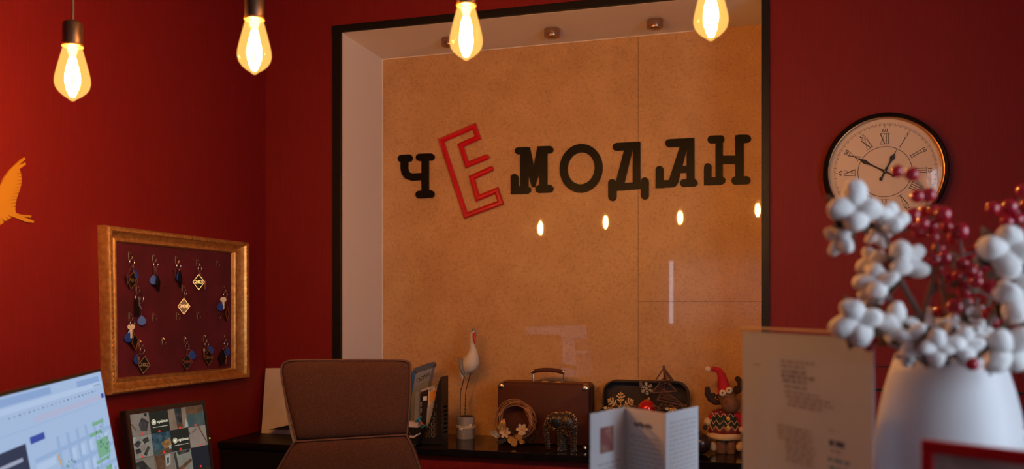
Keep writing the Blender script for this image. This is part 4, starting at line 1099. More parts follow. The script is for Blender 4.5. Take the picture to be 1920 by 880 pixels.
# twig tree of stacked open pyramids
tw = thing('twig_tree', 'small brown twig christmas tree of stacked open pyramids', 'tree ornament', Vector((onY(1247, 770, 3.2).x, 3.2, FILLZ)))
def pyr(apex, base, r=.0016, extra=0, filler=0):
    A_ = onY(*apex, 3.2); Bp = [onY(x, y, 3.2+d) for x, y, d in base]; n = len(Bp)
    for k in range(n):
        G().tube([A_, Bp[k]], r, 5).build('twig', 'wicker_dark', tw); G().tube([Bp[k], Bp[(k+1) % n]], r, 5).build('twig', 'wicker_dark', tw)
    rr = random.Random(int(apex[0]+apex[1]))
    for k in range(extra):
        i = rr.randrange(n); j = (i+1) % n; u = rr.random(); v = rr.uniform(.2, .95); w_ = rr.uniform(.2, .95)
        G().tube([A_.lerp(Bp[i], v), A_.lerp(Bp[j], w_)], r*.6, 4).build('twig', 'wicker_dark', tw)
    for k in range(filler):
        i = rr.randrange(n); u = rr.random(); G().tube([A_, Bp[i].lerp(Bp[(i+1) % n], u)], r*.8, 4).build('twig', 'wicker_dark', tw)
pyr((1244.5, 690), [(1228.5, 714.5, -.02), (1262, 713, -.02), (1246, 716, .03)], .0030, 3, 8)
pyr((1245, 708), [(1223, 737, -.03), (1268.5, 734, -.02), (1246, 738, .03)], .0023, 8)
pyr((1244, 730), [(1232, 750, -.035), (1282, 761, -.02), (1240, 768, .02)], .0024, 9)
pyr((1246, 748), [(1228, 776, -.035), (1276, 776, -.03), (1250, 776, .02)], .0024, 4)
G().tube([onY(1244.5, 686, 3.2), onY(1245, 694, 3.2)], .0045, 8).build('tip', 'wicker_dark', tw)
# tinsel garland and gold bows lying in the suitcase
g = G(); rg = random.Random(11)
for k in range(420):
    px = rg.uniform(1127, 1300); p = onY(px, rg.uniform(760, 773), 3.13 + .015*math.sin(px*.11))
    d = Vector((rg.uniform(-1, 1), rg.uniform(-1, .6), rg.uniform(-.2, 1))).normalized()*rg.uniform(.006, .016)
    n_ = d.orthogonal().normalized()*.0007; g.m = 0 if rg.random() < .45 else 1; g.add([p-n_, p+n_, p+d], [(0, 1, 2)])
g.m = 1; g.tube([onY(1128+8.6*i, 773, 3.13 + .015*math.sin((1128+8.6*i)*.11)) for i in range(21)], .002, 5)
gl = tag(g.build('tinsel_garland', ['gold_glitter', 'dark_leather']), 'gold and dark tinsel garland along the open suitcase', 'garland'); gl['kind'] = 'stuff'
def bow(px, py, sz, label):
    c = onY(px, py, 3.105); s = sz*mpp(px, 3.105); o = thing('gold_bow', label, 'bow', c - Z*s*.5)
    for sg in (-1, 1):
        P = [c, c+Vector((sg*s*.5, -.004, s*.38)), c+Vector((sg*s, -.006, s*.28)), c+Vector((sg*s*1.05, -.006, -s*.15)), c+Vector((sg*s*.5, -.004, -s*.2))]
        G().prism(P, (0, .004, 0)).build('loop', 'gold_glitter', o, bevel=.001)
        G().prism([c, c+Vector((sg*s*.3, -.002, -s*.6)), c+Vector((sg*s*.6, -.003, -s*.5))], (0, .002, 0)).build('tail', 'gold_glitter', o)
    G().sphere(c+Vector((0, -.003, s*.05)), s*.25, 10, 7).build('knot', 'gold_glitter', o, smooth=60)
bow(1258, 768, 10, 'gold bow under the twig tree at right of the open suitcase'); bow(1141, 766, 9, 'gold bow left of the gold snowflake in the open suitcase')

# ---- moose soft toy
D = 3.16
mo = thing('moose_toy', 'plush moose toy in santa hat and zigzag sweater', 'soft toy', base_at(1357, D))
s_ = mpp(1357, D); q = lambda px, py, dy=0.0: onY(px, py, D) + Y*dy
mx = 1358
ctr_ = lambda py: q(mx, py)
n = 48; zig = 12
def zring(py, rpx, amp):
    c = ctr_(py); L = []
    for k in range(n):
        a = 2*PI*k/n; ph = (k*zig/n) % 1; tri_ = 1-abs(2*ph-1)*2
        L.append(c + Vector((rpx*s_*math.cos(a), rpx*s_*.85*math.sin(a), -tri_*amp*s_)))
    return L
bands = [(768, 13, 0), (771, 19, 0), (777, 23.5, 4), (786, 26, 4), (799, 28, 4), (806, 29, 4), (812, 29.5, 0)]
mts = [2, 2, 0, 0, 1, 2]; g = G()
for i in range(len(bands)-1):
    g.m = mts[i]; g.loft([zring(*bands[i]), zring(*bands[i+1])], cap0=(i == 0), cap1=False)
sw = g.build('sweater', ['knit_green', 'knit_brown', 'knit_wine'], mo, smooth=60)
for py, r, am in ((777, 24, 4), (790, 27, 4), (801, 29, 4)):
    G().tube(zring(py, r, am), .0016, 5, ring=True).build('zigzag_stripe', 'knit_cream', sw)
for py in (783, 799):
    p = q(1366.5, py); p.y = D - .85*27*s_ - .001; b_ = G().lathe([(.0066, 0), (.0068, .0015), (.005, .0022)], p, 14, axis=Vector((.2, -1, 0))).build('button', 'button_gold', sw)
L = [];
for k in range(24):
    a = 2*PI*k/24; c = ctr_(817); L.append(c + Vector((26.5*s_*math.cos(a), 24*s_*math.sin(a), .001*math.sin(5*a))))
G().tube(L, 6.3*s_, 10, ring=True).build('fur_trim', 'fur_cream', mo, smooth=70)
for px in (1352, 1370):
    a = q(px, 815, -.012); b_ = q(px+.5, 846, -.02); b_.z = LEDGE+.007
    G().tube([a, a.lerp(b_, .5), b_, b_-Z*.006], [8.6*s_, 9.2*s_, 9.2*s_, 7.5*s_], 14).build('leg', 'fur_brown', mo, smooth=60)
for px, sg in ((1337, -1), (1388, 1)):
    c = q(px, 836, -.02); G().sphere(c, (7.5*s_, .016, 9.5*s_), 14, 10, Matrix.Rotation(.35*sg, 3, 'Y')).build('foot', 'fur_cream', mo, smooth=60)
# arms: sleeve, fur cuff, hoof
for sg, pts in ((-1, ((1346, 775), (1338, 779), (1332, 785))), (1, ((1375, 774), (1388, 782), (1393, 800)))):
    ar = G().tube([q(*p, -.01) for p in pts], [7*s_, 6.5*s_, 6*s_], 12).build('sleeve', 'felt_red', mo, smooth=60)
    e = pts[-1]; G().sphere(q(e[0]-4.5*(sg < 0), e[1]+5, -.012), 7.6*s_, 14, 10).build('cuff', 'fur_cream', mo, smooth=60)
    G().sphere(q(e[0]-9*(sg < 0)+3*(sg > 0), e[1]+16, -.012), (4.4*s_, .008, 5.2*s_), 12, 8).build('hoof', 'felt_dark', mo, smooth=60)
G().sphere(q(1364, 747, .0), (17*s_, 16*s_, 17*s_), 18, 12).build('head', 'fur_brown', mo, smooth=70)
mz = G().sphere(q(1370, 757, -.028), (16.8*s_, .026, 16.8*s_), 20, 14).build('muzzle', 'fur_brown', mo, smooth=70)
G().tube([q(1361, 768, -.050), q(1369, 771.5, -.054), q(1379, 769, -.052)], .0012, 5).build('mouth', 'felt_dark', mz)
for px, py in ((1355.5, 736), (1367.5, 731)):
    e = G().sphere(q(px, py, -.028), (6.6*s_, .010, 6.4*s_), 14, 10).build('eye', 'white_wool', mo, smooth=60)
    G().sphere(q(px+.5, py-1, -.0385), 1.6*s_, 8, 6).build('pupil', 'ink', e)
G().tube([q(1359, 738, .002), q(1357, 728, .002), q(1355, 714, 0), q(1352.5, 703, 0), q(1348, 695.5, 0), q(1341.5, 692.5, 0), q(1333.5, 692.6, 0)], [13.5*s_, 11.5*s_, 9.3*s_, 7.6*s_, 6*s_, 4.8*s_, 4*s_], 16).build('hat', 'felt_red', mo, smooth=60)
G().sphere(q(1327, 692.6, 0), 5.6*s_, 14, 10).build('pompom', 'white_wool', mo, smooth=60)
for an in ([(1352, 756), (1341, 755.5), (1332, 749), (1326.5, 739), (1326, 731)], [(1378, 738), (1385, 733), (1388.5, 725), (1388, 717), (1383, 711.5)]):
    k = len(an); o = G().tube([q(*p, .012) for p in an], [4*s_, 5.6*s_, 6.4*s_, 6.2*s_, 5.2*s_][:k], 12)
    e = an[-1]; o.sphere(q(*e, .012), 5.3*s_, 12, 8); o = o.build('antler', 'felt_dark', mo, smooth=60)
    for (tx, ty) in ([(1337, 742), (1346, 745)] if an[0][0] < 1360 else [(1380, 729), (1377, 735)]):
        G().sphere(q(tx, ty, .010), (4.6*s_, .008, 5*s_), 10, 8).build('antler_tip', 'felt_dark', o, smooth=60)
for k, (px, py) in enumerate(((1340, 776), (1336, 780), (1349, 774))): G().tube([q(px, py, -.028), q(px+4, py-4, -.028)], .0012, 5).build('sleeve_stripe', 'knit_cream', mo)
# ---- dark ball beside the moose
c = base_at(1313, 3.105); r_ = 20.0*mpp(1313, 3.105)
kb_ = thing('dark_bauble', 'large dark chocolate brown bauble beside the moose toy', 'bauble', c)
G().sphere(c+Z*r_, r_, 26, 18).build('ball', 'choco', kb_, smooth=80)
G().cyl(c+Z*(2*r_-.001), c+Z*(2*r_+.006), .005).build('cap', 'bronze', kb_)
# ---- small glass bauble between elephant and leaflet
c = onY(1097, 826, 3.06); r_ = 5*mpp(1097, 3.06); c.z = LEDGE+.0004+r_
tag(G().sphere(c, r_, 16, 10).build('glass_bead', 'chrome', smooth=80), 'tiny shiny bead right of the elephant on the ledge', 'bead')

# ---- black perforated file holder with papers
yN, yF = 3.03, 3.10
def edgepoly(y, pts): return [onY(x, py, y) for x, py in pts]
fh = thing('file_holder', 'black perforated file holder with papers on the ledge', 'file holder', base_at(812, 3.09))
pl = [(827, 707), (827, 836), (780, 834), (780, 826), (791, 820), (799, 806), (805, 792), (810, 776), (814, 758), (818, 736), (822, 716)]
poly = np.array([tuple(onY(x, y, yN))[::2] for x, y in pl]); poly[:, 1] = np.maximum(poly[:, 1], LEDGE+.001)
def inside(x, z):
    r = False; j = len(poly)-1
    for i in range(len(poly)):
        xi, zi = poly[i]; xj, zj = poly[j]
        if (zi > z) != (zj > z) and x < (xj-xi)*(z-zi)/(zj-zi)+xi: r = not r
        j = i
    return r
def side(yy, name):
    g = G(); cw_, ch_ = .0033, .0048; xa, xb = poly[:, 0].min(), poly[:, 0].max(); za, zb_ = poly[:, 1].min(), poly[:, 1].max()
    nx, nz = int((xb-xa)/cw_)+1, int((zb_-za)/ch_)+1
    vid = {}; vs = []; fs = []
    def v(i, j):
        if (i, j) not in vid: vid[(i, j)] = len(vs); vs.append((xb-i*cw_, yy, za+j*ch_))
        return vid[(i, j)]
    for i in range(nx):
        for j in range(nz):
            x, z = xb-(i+.5)*cw_, za+(j+.5)*ch_
            if not inside(x, z): continue
            slot = i > 4 and j > 4 and i % 2 == 1 and (j + (2 if (i//2) % 2 else 0)) % 4 < 3 and z < za+.20 and inside(x-.009, z) and inside(x, z+.010)
            if not slot: fs.append((v(i, j), v(i, j+1), v(i+1, j+1), v(i+1, j)))
    g.add(vs, fs); o = g.build(name, 'black_plastic', fh); md = o.modifiers.new('thickness', 'SOLIDIFY'); md.thickness = .0015; return o
side(yN, 'near_side'); side(yF, 'far_side')
xs1 = poly[:, 0].max(); xs0 = poly[:, 0].min(); zt_ = poly[:, 1].max()
g = G(); g.box((xs1, yN, LEDGE+.0005), (xs1+.002, yN+.012, zt_)); g.box((xs1, yF-.012, LEDGE+.0005), (xs1+.002, yF, zt_))
for k in range(16):
    za = LEDGE+.0005 + k*(zt_-LEDGE)/16; g.box((xs1, yN+.012, za), (xs1+.002, yF-.012, za+(zt_-LEDGE)/16*(.45 if 1 < k < 9 else 1.0)))
g.build('spine_panel', 'black_plastic', fh); G().box((xs0, yN, LEDGE+.0005), (xs1, yF, LEDGE+.003)).build('bottom', 'black_plastic', fh)
zin = LEDGE + .0032
def card_in(name, label, cat, m, pts, y, th=.004, zmin=zin):
    P = [onY(x, py, y) for x, py in pts]
    for p in P: p.z = max(p.z, zmin)
    return tag(G().prism(P, (0, th, 0)).build(name, m), label, cat)
npd = thing('spiral_notepad', 'spiral notepad with orange and lavender cover in the file holder', 'notepad', onY(810, 826, 3.05))
P = [onY(x, y, 3.05) for x, y in ((803, 735), (823, 728.5), (817, 825), (799, 828))]
for p in P: p.z = max(p.z, zin)
G().prism(P, (0, .006, 0)).build('pages', 'paper_warm', npd)
lp = lambda pts, e: [onY(x, y, 3.0495-e) for x, y in pts]
G().add(lp([(806.5, 735), (821.5, 729.5), (819.5, 744), (806, 757)], 0), [(0, 1, 2, 3)]).build('orange_panel', 'orange_card', npd)
G().add(lp([(820, 743), (818, 790), (799, 798), (801, 765)], 0), [(0, 1, 2, 3)]).build('lavender_panel', 'lavender', npd)
for k in range(6):
    p = onY(804.5+3*k, 733.5-1.05*k, 3.052); G().tube([p+Vector((0, .006*math.cos(t), .006*math.sin(t))) for t in [2*PI*i/10 for i in range(10)]], .0009, 5, ring=True).build('binding_ring', 'paper', npd)
bx = thing('black_binder', 'black binder with a small white label in the file holder', 'binder', onY(797, 826, 3.062))
P = [onY(x, y, 3.062) for x, y in ((788, 737), (810, 729), (810, 826), (788, 828))]
for p in P: p.z = max(p.z, zin)
G().prism(P, (0, .030, 0)).build('cover', 'dark_leather', bx)
G().prism([onY(x, y, 3.0618) for x, y in ((793, 744), (801, 743), (801, 751), (793, 752))], (0, .0006, 0)).build('label_sticker', 'paper', bx)
G().prism([onY(x, y, 3.0618) for x, y in ((788, 735), (815, 726), (817, 723), (791, 731))], (0, .02, 0)).build('page_block', 'paper_warm', bx)
for yy in (757, 768): G().prism([onY(x, y, 3.0618) for x, y in ((788, yy-2), (791.5, yy-3), (791, yy+6), (788, yy+6))], (0, .0006, 0)).build('clip', 'grey_board', bx)
# big blue-grey brochure stack and other papers left of the holder
bk = thing('brochure_stack', 'stack of blue and grey brochures lettered CROMAY behind the chair', 'brochures', base_at(792, 3.19))
yb_ = 3.165
cov = [(780, 702), (810.5, 690), (803, 790), (770, 836)]
def lp2(pts, y): 
    P = [onY(x, p, y) for x, p in pts]
    for v in P: v.z = max(v.z, LEDGE+.0006)
    return P
G().prism(lp2([(779.5, 701), (810.5, 690), (806, 710), (800, 738), (791, 770), (786, 836), (769, 836), (771, 750)], yb_), (0, .03, 0)).build('cover', 'book_grey', bk)
G().prism(lp2([(773, 696), (779.5, 701), (771, 750), (769, 836), (764, 836), (766, 730)], yb_), (0, .03, 0)).build('spine', 'book_blue', bk)
G().prism(lp2([(774, 692), (802, 681.5), (808, 680), (811.5, 684), (810.5, 690), (781, 699)], yb_+.004), (0, .04, 0)).build('top_edge', 'book_lead', bk)
a_, b_ = onY(780.5, 716, yb_-.0004), onY(807, 701, yb_-.0004); U_ = (b_-a_).normalized(); V_ = (Z*1.0 + X*.22); V_ = (V_ - U_*V_.dot(U_)).normalized()
g = G(); put_text(g, 'CROMAY', (a_+b_)/2, U_, V_, .021, .72, bold=.0007); put_text(g, 'ALSMINAN', onY(786, 727, yb_-.0004), U_, V_, .0095, .7) if False else None
g.build('title', 'ink', bk)
g = G()
for k in range(5):
    p = onY(776.5+4.2*k, 729.5-2.2*k, yb_-.0004); g.quad(p, p+U_*.0055, p+U_*.0055+V_*.004, p+V_*.004)
g.build('subtitle_marks', 'ink_grey', bk)
card_in('booklet', 'narrow grey booklet standing left of the black binder', 'booklet', 'grey_board', ((779.5, 736), (786, 734), (784, 790), (776, 792)), 3.02, .008, LEDGE+.05)
bxx = thing('staple_box', 'small beige box with metal clips before the papers', 'box', base_at(775, 2.995))
P = [onY(x, y, 2.985) for x, y in ((762, 791.5), (783.5, 792), (783.5, 802.5), (762, 801))]
G().prism(P, (0, .035, 0)).build('lid', 'paper_warm', bxx)
P = [onY(x, y, 2.985) for x, y in ((762, 817), (776, 818), (783, 814), (783, 817), (775, 822), (762, 820))]
G().prism(P, (0, .03, 0)).build('tray_edge', 'paper_warm', bxx)
P = [onY(x, y, 2.99) for x, y in ((762, 802), (783, 803), (783, 834), (762, 834))]
for p in P: p.z = max(p.z, LEDGE+.0006)
G().prism(P, (0, .03, 0)).build('body', 'black_plastic', bxx)
for pts in (((765, 805), (768, 813), (771, 817)), ((774, 812), (775, 808), (777, 809), (776.5, 813))): G().tube([onY(x, y, 2.982) for x, y in pts], .0012, 6).build('clip_wire', 'chrome', bxx)
cy = thing('cyan_pushpin', 'oversized cyan plastic pin tilted beside the file holder', 'pin', onY(789, 800, 2.99))
ax = (onY(795, 799, 2.985) - onY(785, 787, 2.985)).normalized()
c0 = onY(785, 787, 2.985)
G().lathe([(.002, -.004), (.015, -.003), (.0155, .001), (.006, .004), (.004, .010)], c0, 18, axis=ax).build('head', 'cyan_plastic', cy, smooth=40)
G().tube([c0+ax*.008, c0+ax*.026], .0032, 8).build('neck', 'copper', cy)
G().tube([onY(791, 802.5, 2.985), onY(799.5, 796.5, 2.985)], .0028, 8).build('cross_bar', 'cyan_plastic', cy)

# ================================================================== FOREGROUND ON THE COUNTER
CT0 = CT + .0005
# ---- folded leaflet
d_ = .152
def lf(px, py): return at(px, py, d_*FPX/(py-HORY))
tp = [lf(1106.8, 776.6), lf(1172.6, 763.5), lf(1248, 775.3), lf(1309.2, 762)]
lft = thing('folded_leaflet', 'white three-panel folded leaflet standing open on the counter', 'leaflet', (tp[1].x, tp[1].y, CT0))
for k in range(3):
    a_, b_ = tp[k], tp[k+1]; A0, B0 = Vector((a_.x, a_.y, CT0)), Vector((b_.x, b_.y, CT0))
    nrm = (b_-a_).cross(Z).normalized(); 
    if nrm.dot(a_-CAM) > 0: nrm = -nrm
    g = G(); g.prism([A0, B0, b_, a_], nrm*-.0006); pn = g.build('panel', 'paper', lft)
    U_ = (b_-a_).normalized(); W_ = (b_-a_).length; f = lambda u, v: a_ + U_*(u*W_) - Z*v + nrm*.0006
    g = G(); gr = random.Random(20+k)
    def word(u0, v0, u1, v1): g.quad(f(u0, v0), f(u0, v1), f(u1, v1), f(u1, v0))
    if k == 0:
        g.m = 1; word(.26, .022, .64, .058); g.m = 0
        for v in [.072+.0075*i for i in range(16)]:
            u = .2
            while u < .8: w_ = gr.uniform(.05, .16); word(u, v, min(u+w_, .84), v+.0028); u += w_+.03
    elif k == 1:
        g.m = 2; u = .24
        for i in range(8): word(u, .0195+.0012*math.sin(i*2), u+.045, .0245+.0012*math.sin(i*2.6)); u += .058
        g.m = 0
        for v in [.038+.0065*i for i in range(22)]:
            u = .12+.1*gr.random()*(v < .06)
            while u < .85: w_ = gr.uniform(.06, .18); word(u, v, min(u+w_, .9), v+.0026); u += w_+.025
    else:
        for v in [.014+.0062*i for i in range(28)]:
            u = .1
            while u < .85: w_ = gr.uniform(.06, .18); word(u, v, min(u+w_, .9), v+.0022); u += w_+.03
    g.build('printed_text', ['ink_soft', 'print_red', 'ink_violet'], pn)

# ---- menu sheet in an acrylic stand
tR = .86; tL = 1.075
mt = [at(1392, 621, tL), at(1638, 621+0, tR)]; mt[1].z = mt[0].z
U_ = (mt[1]-mt[0]); U_.z = 0; MW = U_.length; U_.normalize(); nrm = Vector((U_.y, -U_.x, 0))
if nrm.dot(mt[0]-CAM) > 0: nrm = -nrm
MH = mt[0].z - CT0 - .012
f = lambda u, v, h=0.0: mt[0] + U_*(u*MW) - Z*v + nrm*h
mn = thing('menu_stand', 'printed sheet in a clear acrylic stand on the counter', 'sign', Vector((f(.5, 0).x, f(.5, 0).y, CT0)))
sh = G().prism([f(0, 0), f(1, 0), f(1, MH), f(0, MH)], -nrm*.0006).build('sheet', 'paper_menu', mn)
for h in (.0022, -.0028):
    g = G(); g.quad(f(-.012, -.004, h), f(1.012, -.004, h), f(1.012, MH+.004, h), f(-.012, MH+.004, h)); g.build('acrylic_pane', 'acrylic', mn)
g = G(); L = [f(-.012, -.0055, -.003), f(1.012, -.0055, -.003), f(1.012, -.0035, -.003), f(-.012, -.0035, -.003)]; g.prism(L, nrm*.005); g.build('acrylic_top_edge', 'acrylic_edge', mn)
bt = f(.5, MH+.004); g = G(); c0 = [f(-.012, MH+.004, .03), f(1.0, MH+.004, .03), f(1.0, MH+.004, -.03), f(-.012, MH+.004, -.03)]
for p in c0: p.z = CT0
g.prism(c0, Z*.006); g.build('acrylic_foot', 'window_pane', mn)
g = G(); gm = random.Random(31)
def block(u0, u1, v0, v1, dv, m, th=.0022, jag=.1):
    g.m = m; v = v0
    while v < v1:
        u = u0 + gm.uniform(0, jag*.3); e = u1 - gm.uniform(0, jag)
        while u < e: w_ = gm.uniform(.02, .07); g.quad(f(u, v, .0004), f(u, v+th, .0004), f(min(u+w_, e), v+th, .0004), f(min(u+w_, e), v, .0004)); u += w_+.012
        v += dv
# photo heights on this sheet: about .60 mm per photo pixel
def mv(py, u): 
    t = tL + (tR-tL)*u; return (py-621)*t/FPX*.98
block(.34, .62, .030, .040, .0052, 0, .003, .12); block(.34, .64, .041, .052, .0052, 1, .0034, .1)
block(.34, .55, .058, .062, .005, 1, .0026); block(.36, .80, .064, .079, .0048, 0, .0026, .2)
block(.10, .22, .038, .043, .006, 0, .0016)
block(.31, .62, .104, .122, .0046, 0, .0026, .05); block(.38, .62, .122, .142, .0046, 0, .0026, .03)
block(.70, .78, .098, .101, .006, 0, .0016)
block(.71, .83, .1085, .112, .008, 3, .006, .01); block(.72, .80, .118, .121, .008, 0, .003, .01); block(.70, .85, .127, .130, .008, 2, .0042, .01); block(.71, .85, .1355, .138, .008, 2, .0042, .01); block(.75, .81, .1435, .146, .008, 1, .004, .01)
block(.09, .17, .170, .173, .008, 0, .0018); block(.13, .23, .1835, .187, .009, 3, .0055, .01); block(.12, .22, .194, .196, .009, 0, .0025); block(.11, .24, .2035, .206, .009, 1, .0035, .01); block(.12, .24, .215, .224, .005, 0, .002); block(.11, .23, .232, .236, .009, 2, .005, .01); block(.11, .23, .241, .244, .009, 2, .005, .01)
block(.33, .50, .178, .196, .0046, 0, .0024, .08); block(.66, .92, .160, .164, .006, 0, .0014); block(.34, .55, .215, .24, .0048, 0, .0022)
g.build('printed_text', ['ink_menu', 'ink_grey', 'ink_blue', 'ink'], sh)

# ---- vase
tV = .90
vc = at(1778, 700, tV); mV = tV/FPX
vb = Vector((vc.x, vc.y, CT0))
vz = lambda py: CAMH + (HORY-py)*mV
pr = [(0.0005, CT0), (52, CT0+.001), (57, CT0+.006), (70, CT0+.035), (90, CT0+.085), (110, CT0+.135), (123, CT0+.175), (128.5, vz(862)), (128, vz(835)), (125, vz(800)), (119, vz(765)), (111, vz(730)), (103, vz(703)), (97, vz(684)), (94, vz(674)), (93, vz(669)), (91.5, vz(667)), (89, vz(669)), (89, vz(690))]
vs_ = thing('flower_vase', 'tall white ceramic vase holding cotton branches', 'vase', vb)
G().lathe([((r*mV if r > 1 else r), z-CT0) for r, z in pr], vb, 56, cap=False).build('vessel', 'vase_white', vs_, smooth=50)
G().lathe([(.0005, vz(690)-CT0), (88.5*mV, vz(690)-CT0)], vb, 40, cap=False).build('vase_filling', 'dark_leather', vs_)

# ---- cotton branches
def bq(px, py, dt=0.0): return at(px, py, tV+dt)
rb_ = random.Random(17)
def boll(parent, px, py, R, dt, ax, n=4, husk=True):
    c = bq(px, py, dt); r = 1.02*R*(tV+dt)/FPX
    ax = Vector(ax).normalized(); M_ = ax.to_track_quat('Z', 'Y').to_matrix(); g = G(); a0 = rb_.uniform(0, 6)
    for k in range(n):
        a = a0 + 2*PI*k/n + rb_.uniform(-.15, .15); d = M_ @ Vector((math.cos(a), math.sin(a), 0))
        e = (d*.8 + ax*.45).normalized(); Rl = e.to_track_quat('Z', 'Y').to_matrix(); sc = rb_.uniform(.9, 1.08)
        g.sphere(c + d*r*.46 + ax*r*rb_.uniform(.0, .16), (r*.50*sc, r*.45*sc, r*rb_.uniform(.56, .70)), 18, 12, Rl)
    g.sphere(c - ax*r*.1, r*.38, 10, 7)
    for i_, v_ in enumerate(g.v):      # fluffy, uneven fibres
        k_ = v_*(.9/r); g.v[i_] = v_ + mnoise.noise_vector(k_*1.6)*r*.13 + mnoise.noise_vector(k_*5)*r*.035
    o = g.build('cotton_boll', 'cotton', parent, smooth=80)
    if husk:
        h = G()
        for k in range(n+1):
            a = a0 + PI/n + 2*PI*k/(n+1); d = M_ @ Vector((math.cos(a), math.sin(a), 0)); t = M_ @ Vector((-math.sin(a), math.cos(a), 0)); b0 = c - ax*r*.50
            P = [b0 - t*r*.12, b0 + d*r*.6 - t*r*.34 + ax*r*.12, b0 + d*r*1.22 + ax*r*.62, b0 + d*r*.6 + t*r*.34 + ax*r*.12, b0 + t*r*.12]
            h.prism(P, -ax*r*.06)
        h.sphere(c - ax*r*.6, r*.22, 8, 6)
        h.build('husk', 'husk', o)
    return c - ax*r*.7
def branch(label, main, bolls, r0=.0042):
    pts = [bq(*p) for p in main]; o = thing('cotton_branch', label, 'branch', pts[0], 'cotton branches in the white vase')
    G().tube(pts, [r0*(1-.55*i/(len(pts)-1)) for i in range(len(pts))], 8).build('stem', 'twig', o, smooth=60)
    for b in bolls:
        e = boll(o, *b[:5], *(b[5:]))
        j = min(pts, key=lambda p: (p-e).length)
        if (j-e).length > .004: G().tube([j, (j+e)/2 + Z*.004, e], [.0028, .0024, .0022], 6).build('twig', 'twig', o, smooth=60)
FR = -FW
def fa(r=0, u=0, f_=1): return RT*r + UP*u + FR*f_
branch('cotton branch leaning left with the topmost bolls before the clock',
       [(1776, 705, .0), (1742, 640, .0), (1718, 580, .0), (1690, 530, -.005), (1672, 480, -.01), (1660, 440, -.01), (1636, 425, -.015)],
       [(1601, 392, 46, -.04, fa(-.1, .2)), (1668, 412, 33, -.03, fa(.3, .5, .6)), (1576, 447, 31, -.02, fa(-.6, -.3, .5)), (1700, 490, 38, -.03, fa(.3, .3)), (1636, 492, 27, .0, fa(-.7, .2, .4)), (1722, 610, 22, .02, fa(.1, .6, .5)), (1648, 440, 24, .01, fa(-.2, -.4, .6)), (1742, 600, 24, .03, fa(.2, .4, .6))])
branch('cotton branch drooping left over the printed sheet',
       [(1770, 705, -.01), (1738, 650, -.03), (1700, 600, -.04), (1668, 560, -.04), (1648, 560, -.04)],
       [(1645, 532, 38, -.03, fa(-.5, .5, .5)), (1606, 604, 45, -.075, fa(-.3, .0)), (1678, 610, 42, -.06, fa(.1, .2)), (1634, 560, 24, -.03, fa(-.7, -.1, .5))])
branch('cotton branch with bolls resting on the vase rim',
       [(1790, 705, -.03), (1770, 672, -.05), (1752, 655, -.06)],
       [(1712, 640, 34, -.085, fa(-.3, .0)), (1752, 652, 34, -.10, fa(.1, -.1)), (1806, 645, 33, -.10, fa(.1, .0)), (1700, 668, 20, -.05, fa(-.8, -.3, .3)), (1785, 612, 26, -.02, fa(0, .6, .5)), (1816, 598, 26, .01, fa(.2, .5, .5)), (1836, 622, 24, -.03, fa(.3, .3, .7))])
branch('cotton branch leaning right, cut by the photo edge',
       [(1800, 705, .0), (1835, 650, -.02), (1862, 590, -.03), (1885, 530, -.03), (1890, 495, -.03)],
       [(1885, 470, 50, -.06, fa(-.1, .1)), (1908, 565, 47, -.07, fa(.1, .1)), (1888, 655, 48, -.09, fa(.1, -.2)), (1952, 520, 34, .0, fa(.6, .2)), (1950, 610, 34, -.03, fa(.6, -.2)), (1850, 600, 26, .0, fa(-.4, .4, .5))])
branch('single low cotton boll hanging at the right of the vase', [(1815, 690, .0), (1850, 652, .0), (1915, 670, -.01), (1945, 740, -.02), (1935, 800, -.03)], [(1922, 822, 26, -.04, fa(-.2, -.5, .7))], .003)

for i_, (lab_, main_) in enumerate((('bare forked brown twig between the left cotton bolls', [(1765, 700, .0), (1728, 600, .01), (1745, 540, .01), (1752, 505, .01)]),
                                    ('bare brown twig rising through the middle berries', [(1800, 700, .02), (1818, 620, .02), (1832, 560, .03), (1828, 500, .03)]),
                                    ('bare dark twig at the right before the red berries', [(1805, 700, .0), (1840, 640, -.01), (1868, 580, .0), (1872, 520, .01)]))):
    P_ = [bq(*p) for p in main_]; o_ = thing('bare_twig', lab_, 'twig', P_[0], 'bare twigs in the white vase')
    G().tube(P_, [.0036, .003, .0024, .0014], 7).build('stem', 'twig', o_, smooth=60)
    rt_ = random.Random(40+i_)
    for k in range(7):
        u = rt_.uniform(.35, .98)*3; j = min(2, int(u)); c = P_[j].lerp(P_[j+1], u-j); e = c + RT*rt_.uniform(-.022, .022) + UP*rt_.uniform(.004, .022) + FW*rt_.uniform(-.015, .015)
        G().tube([c, e], [.0012, .0008], 5).build('side_twig', 'twig', o_)
        d_l = (e-c).normalized(); t_l = d_l.cross(FW).normalized()*.0045
        G().prism([e, e+d_l*.007+t_l, e+d_l*.017, e+d_l*.007-t_l], FW*.0008).build('dry_leaf', 'husk', o_)

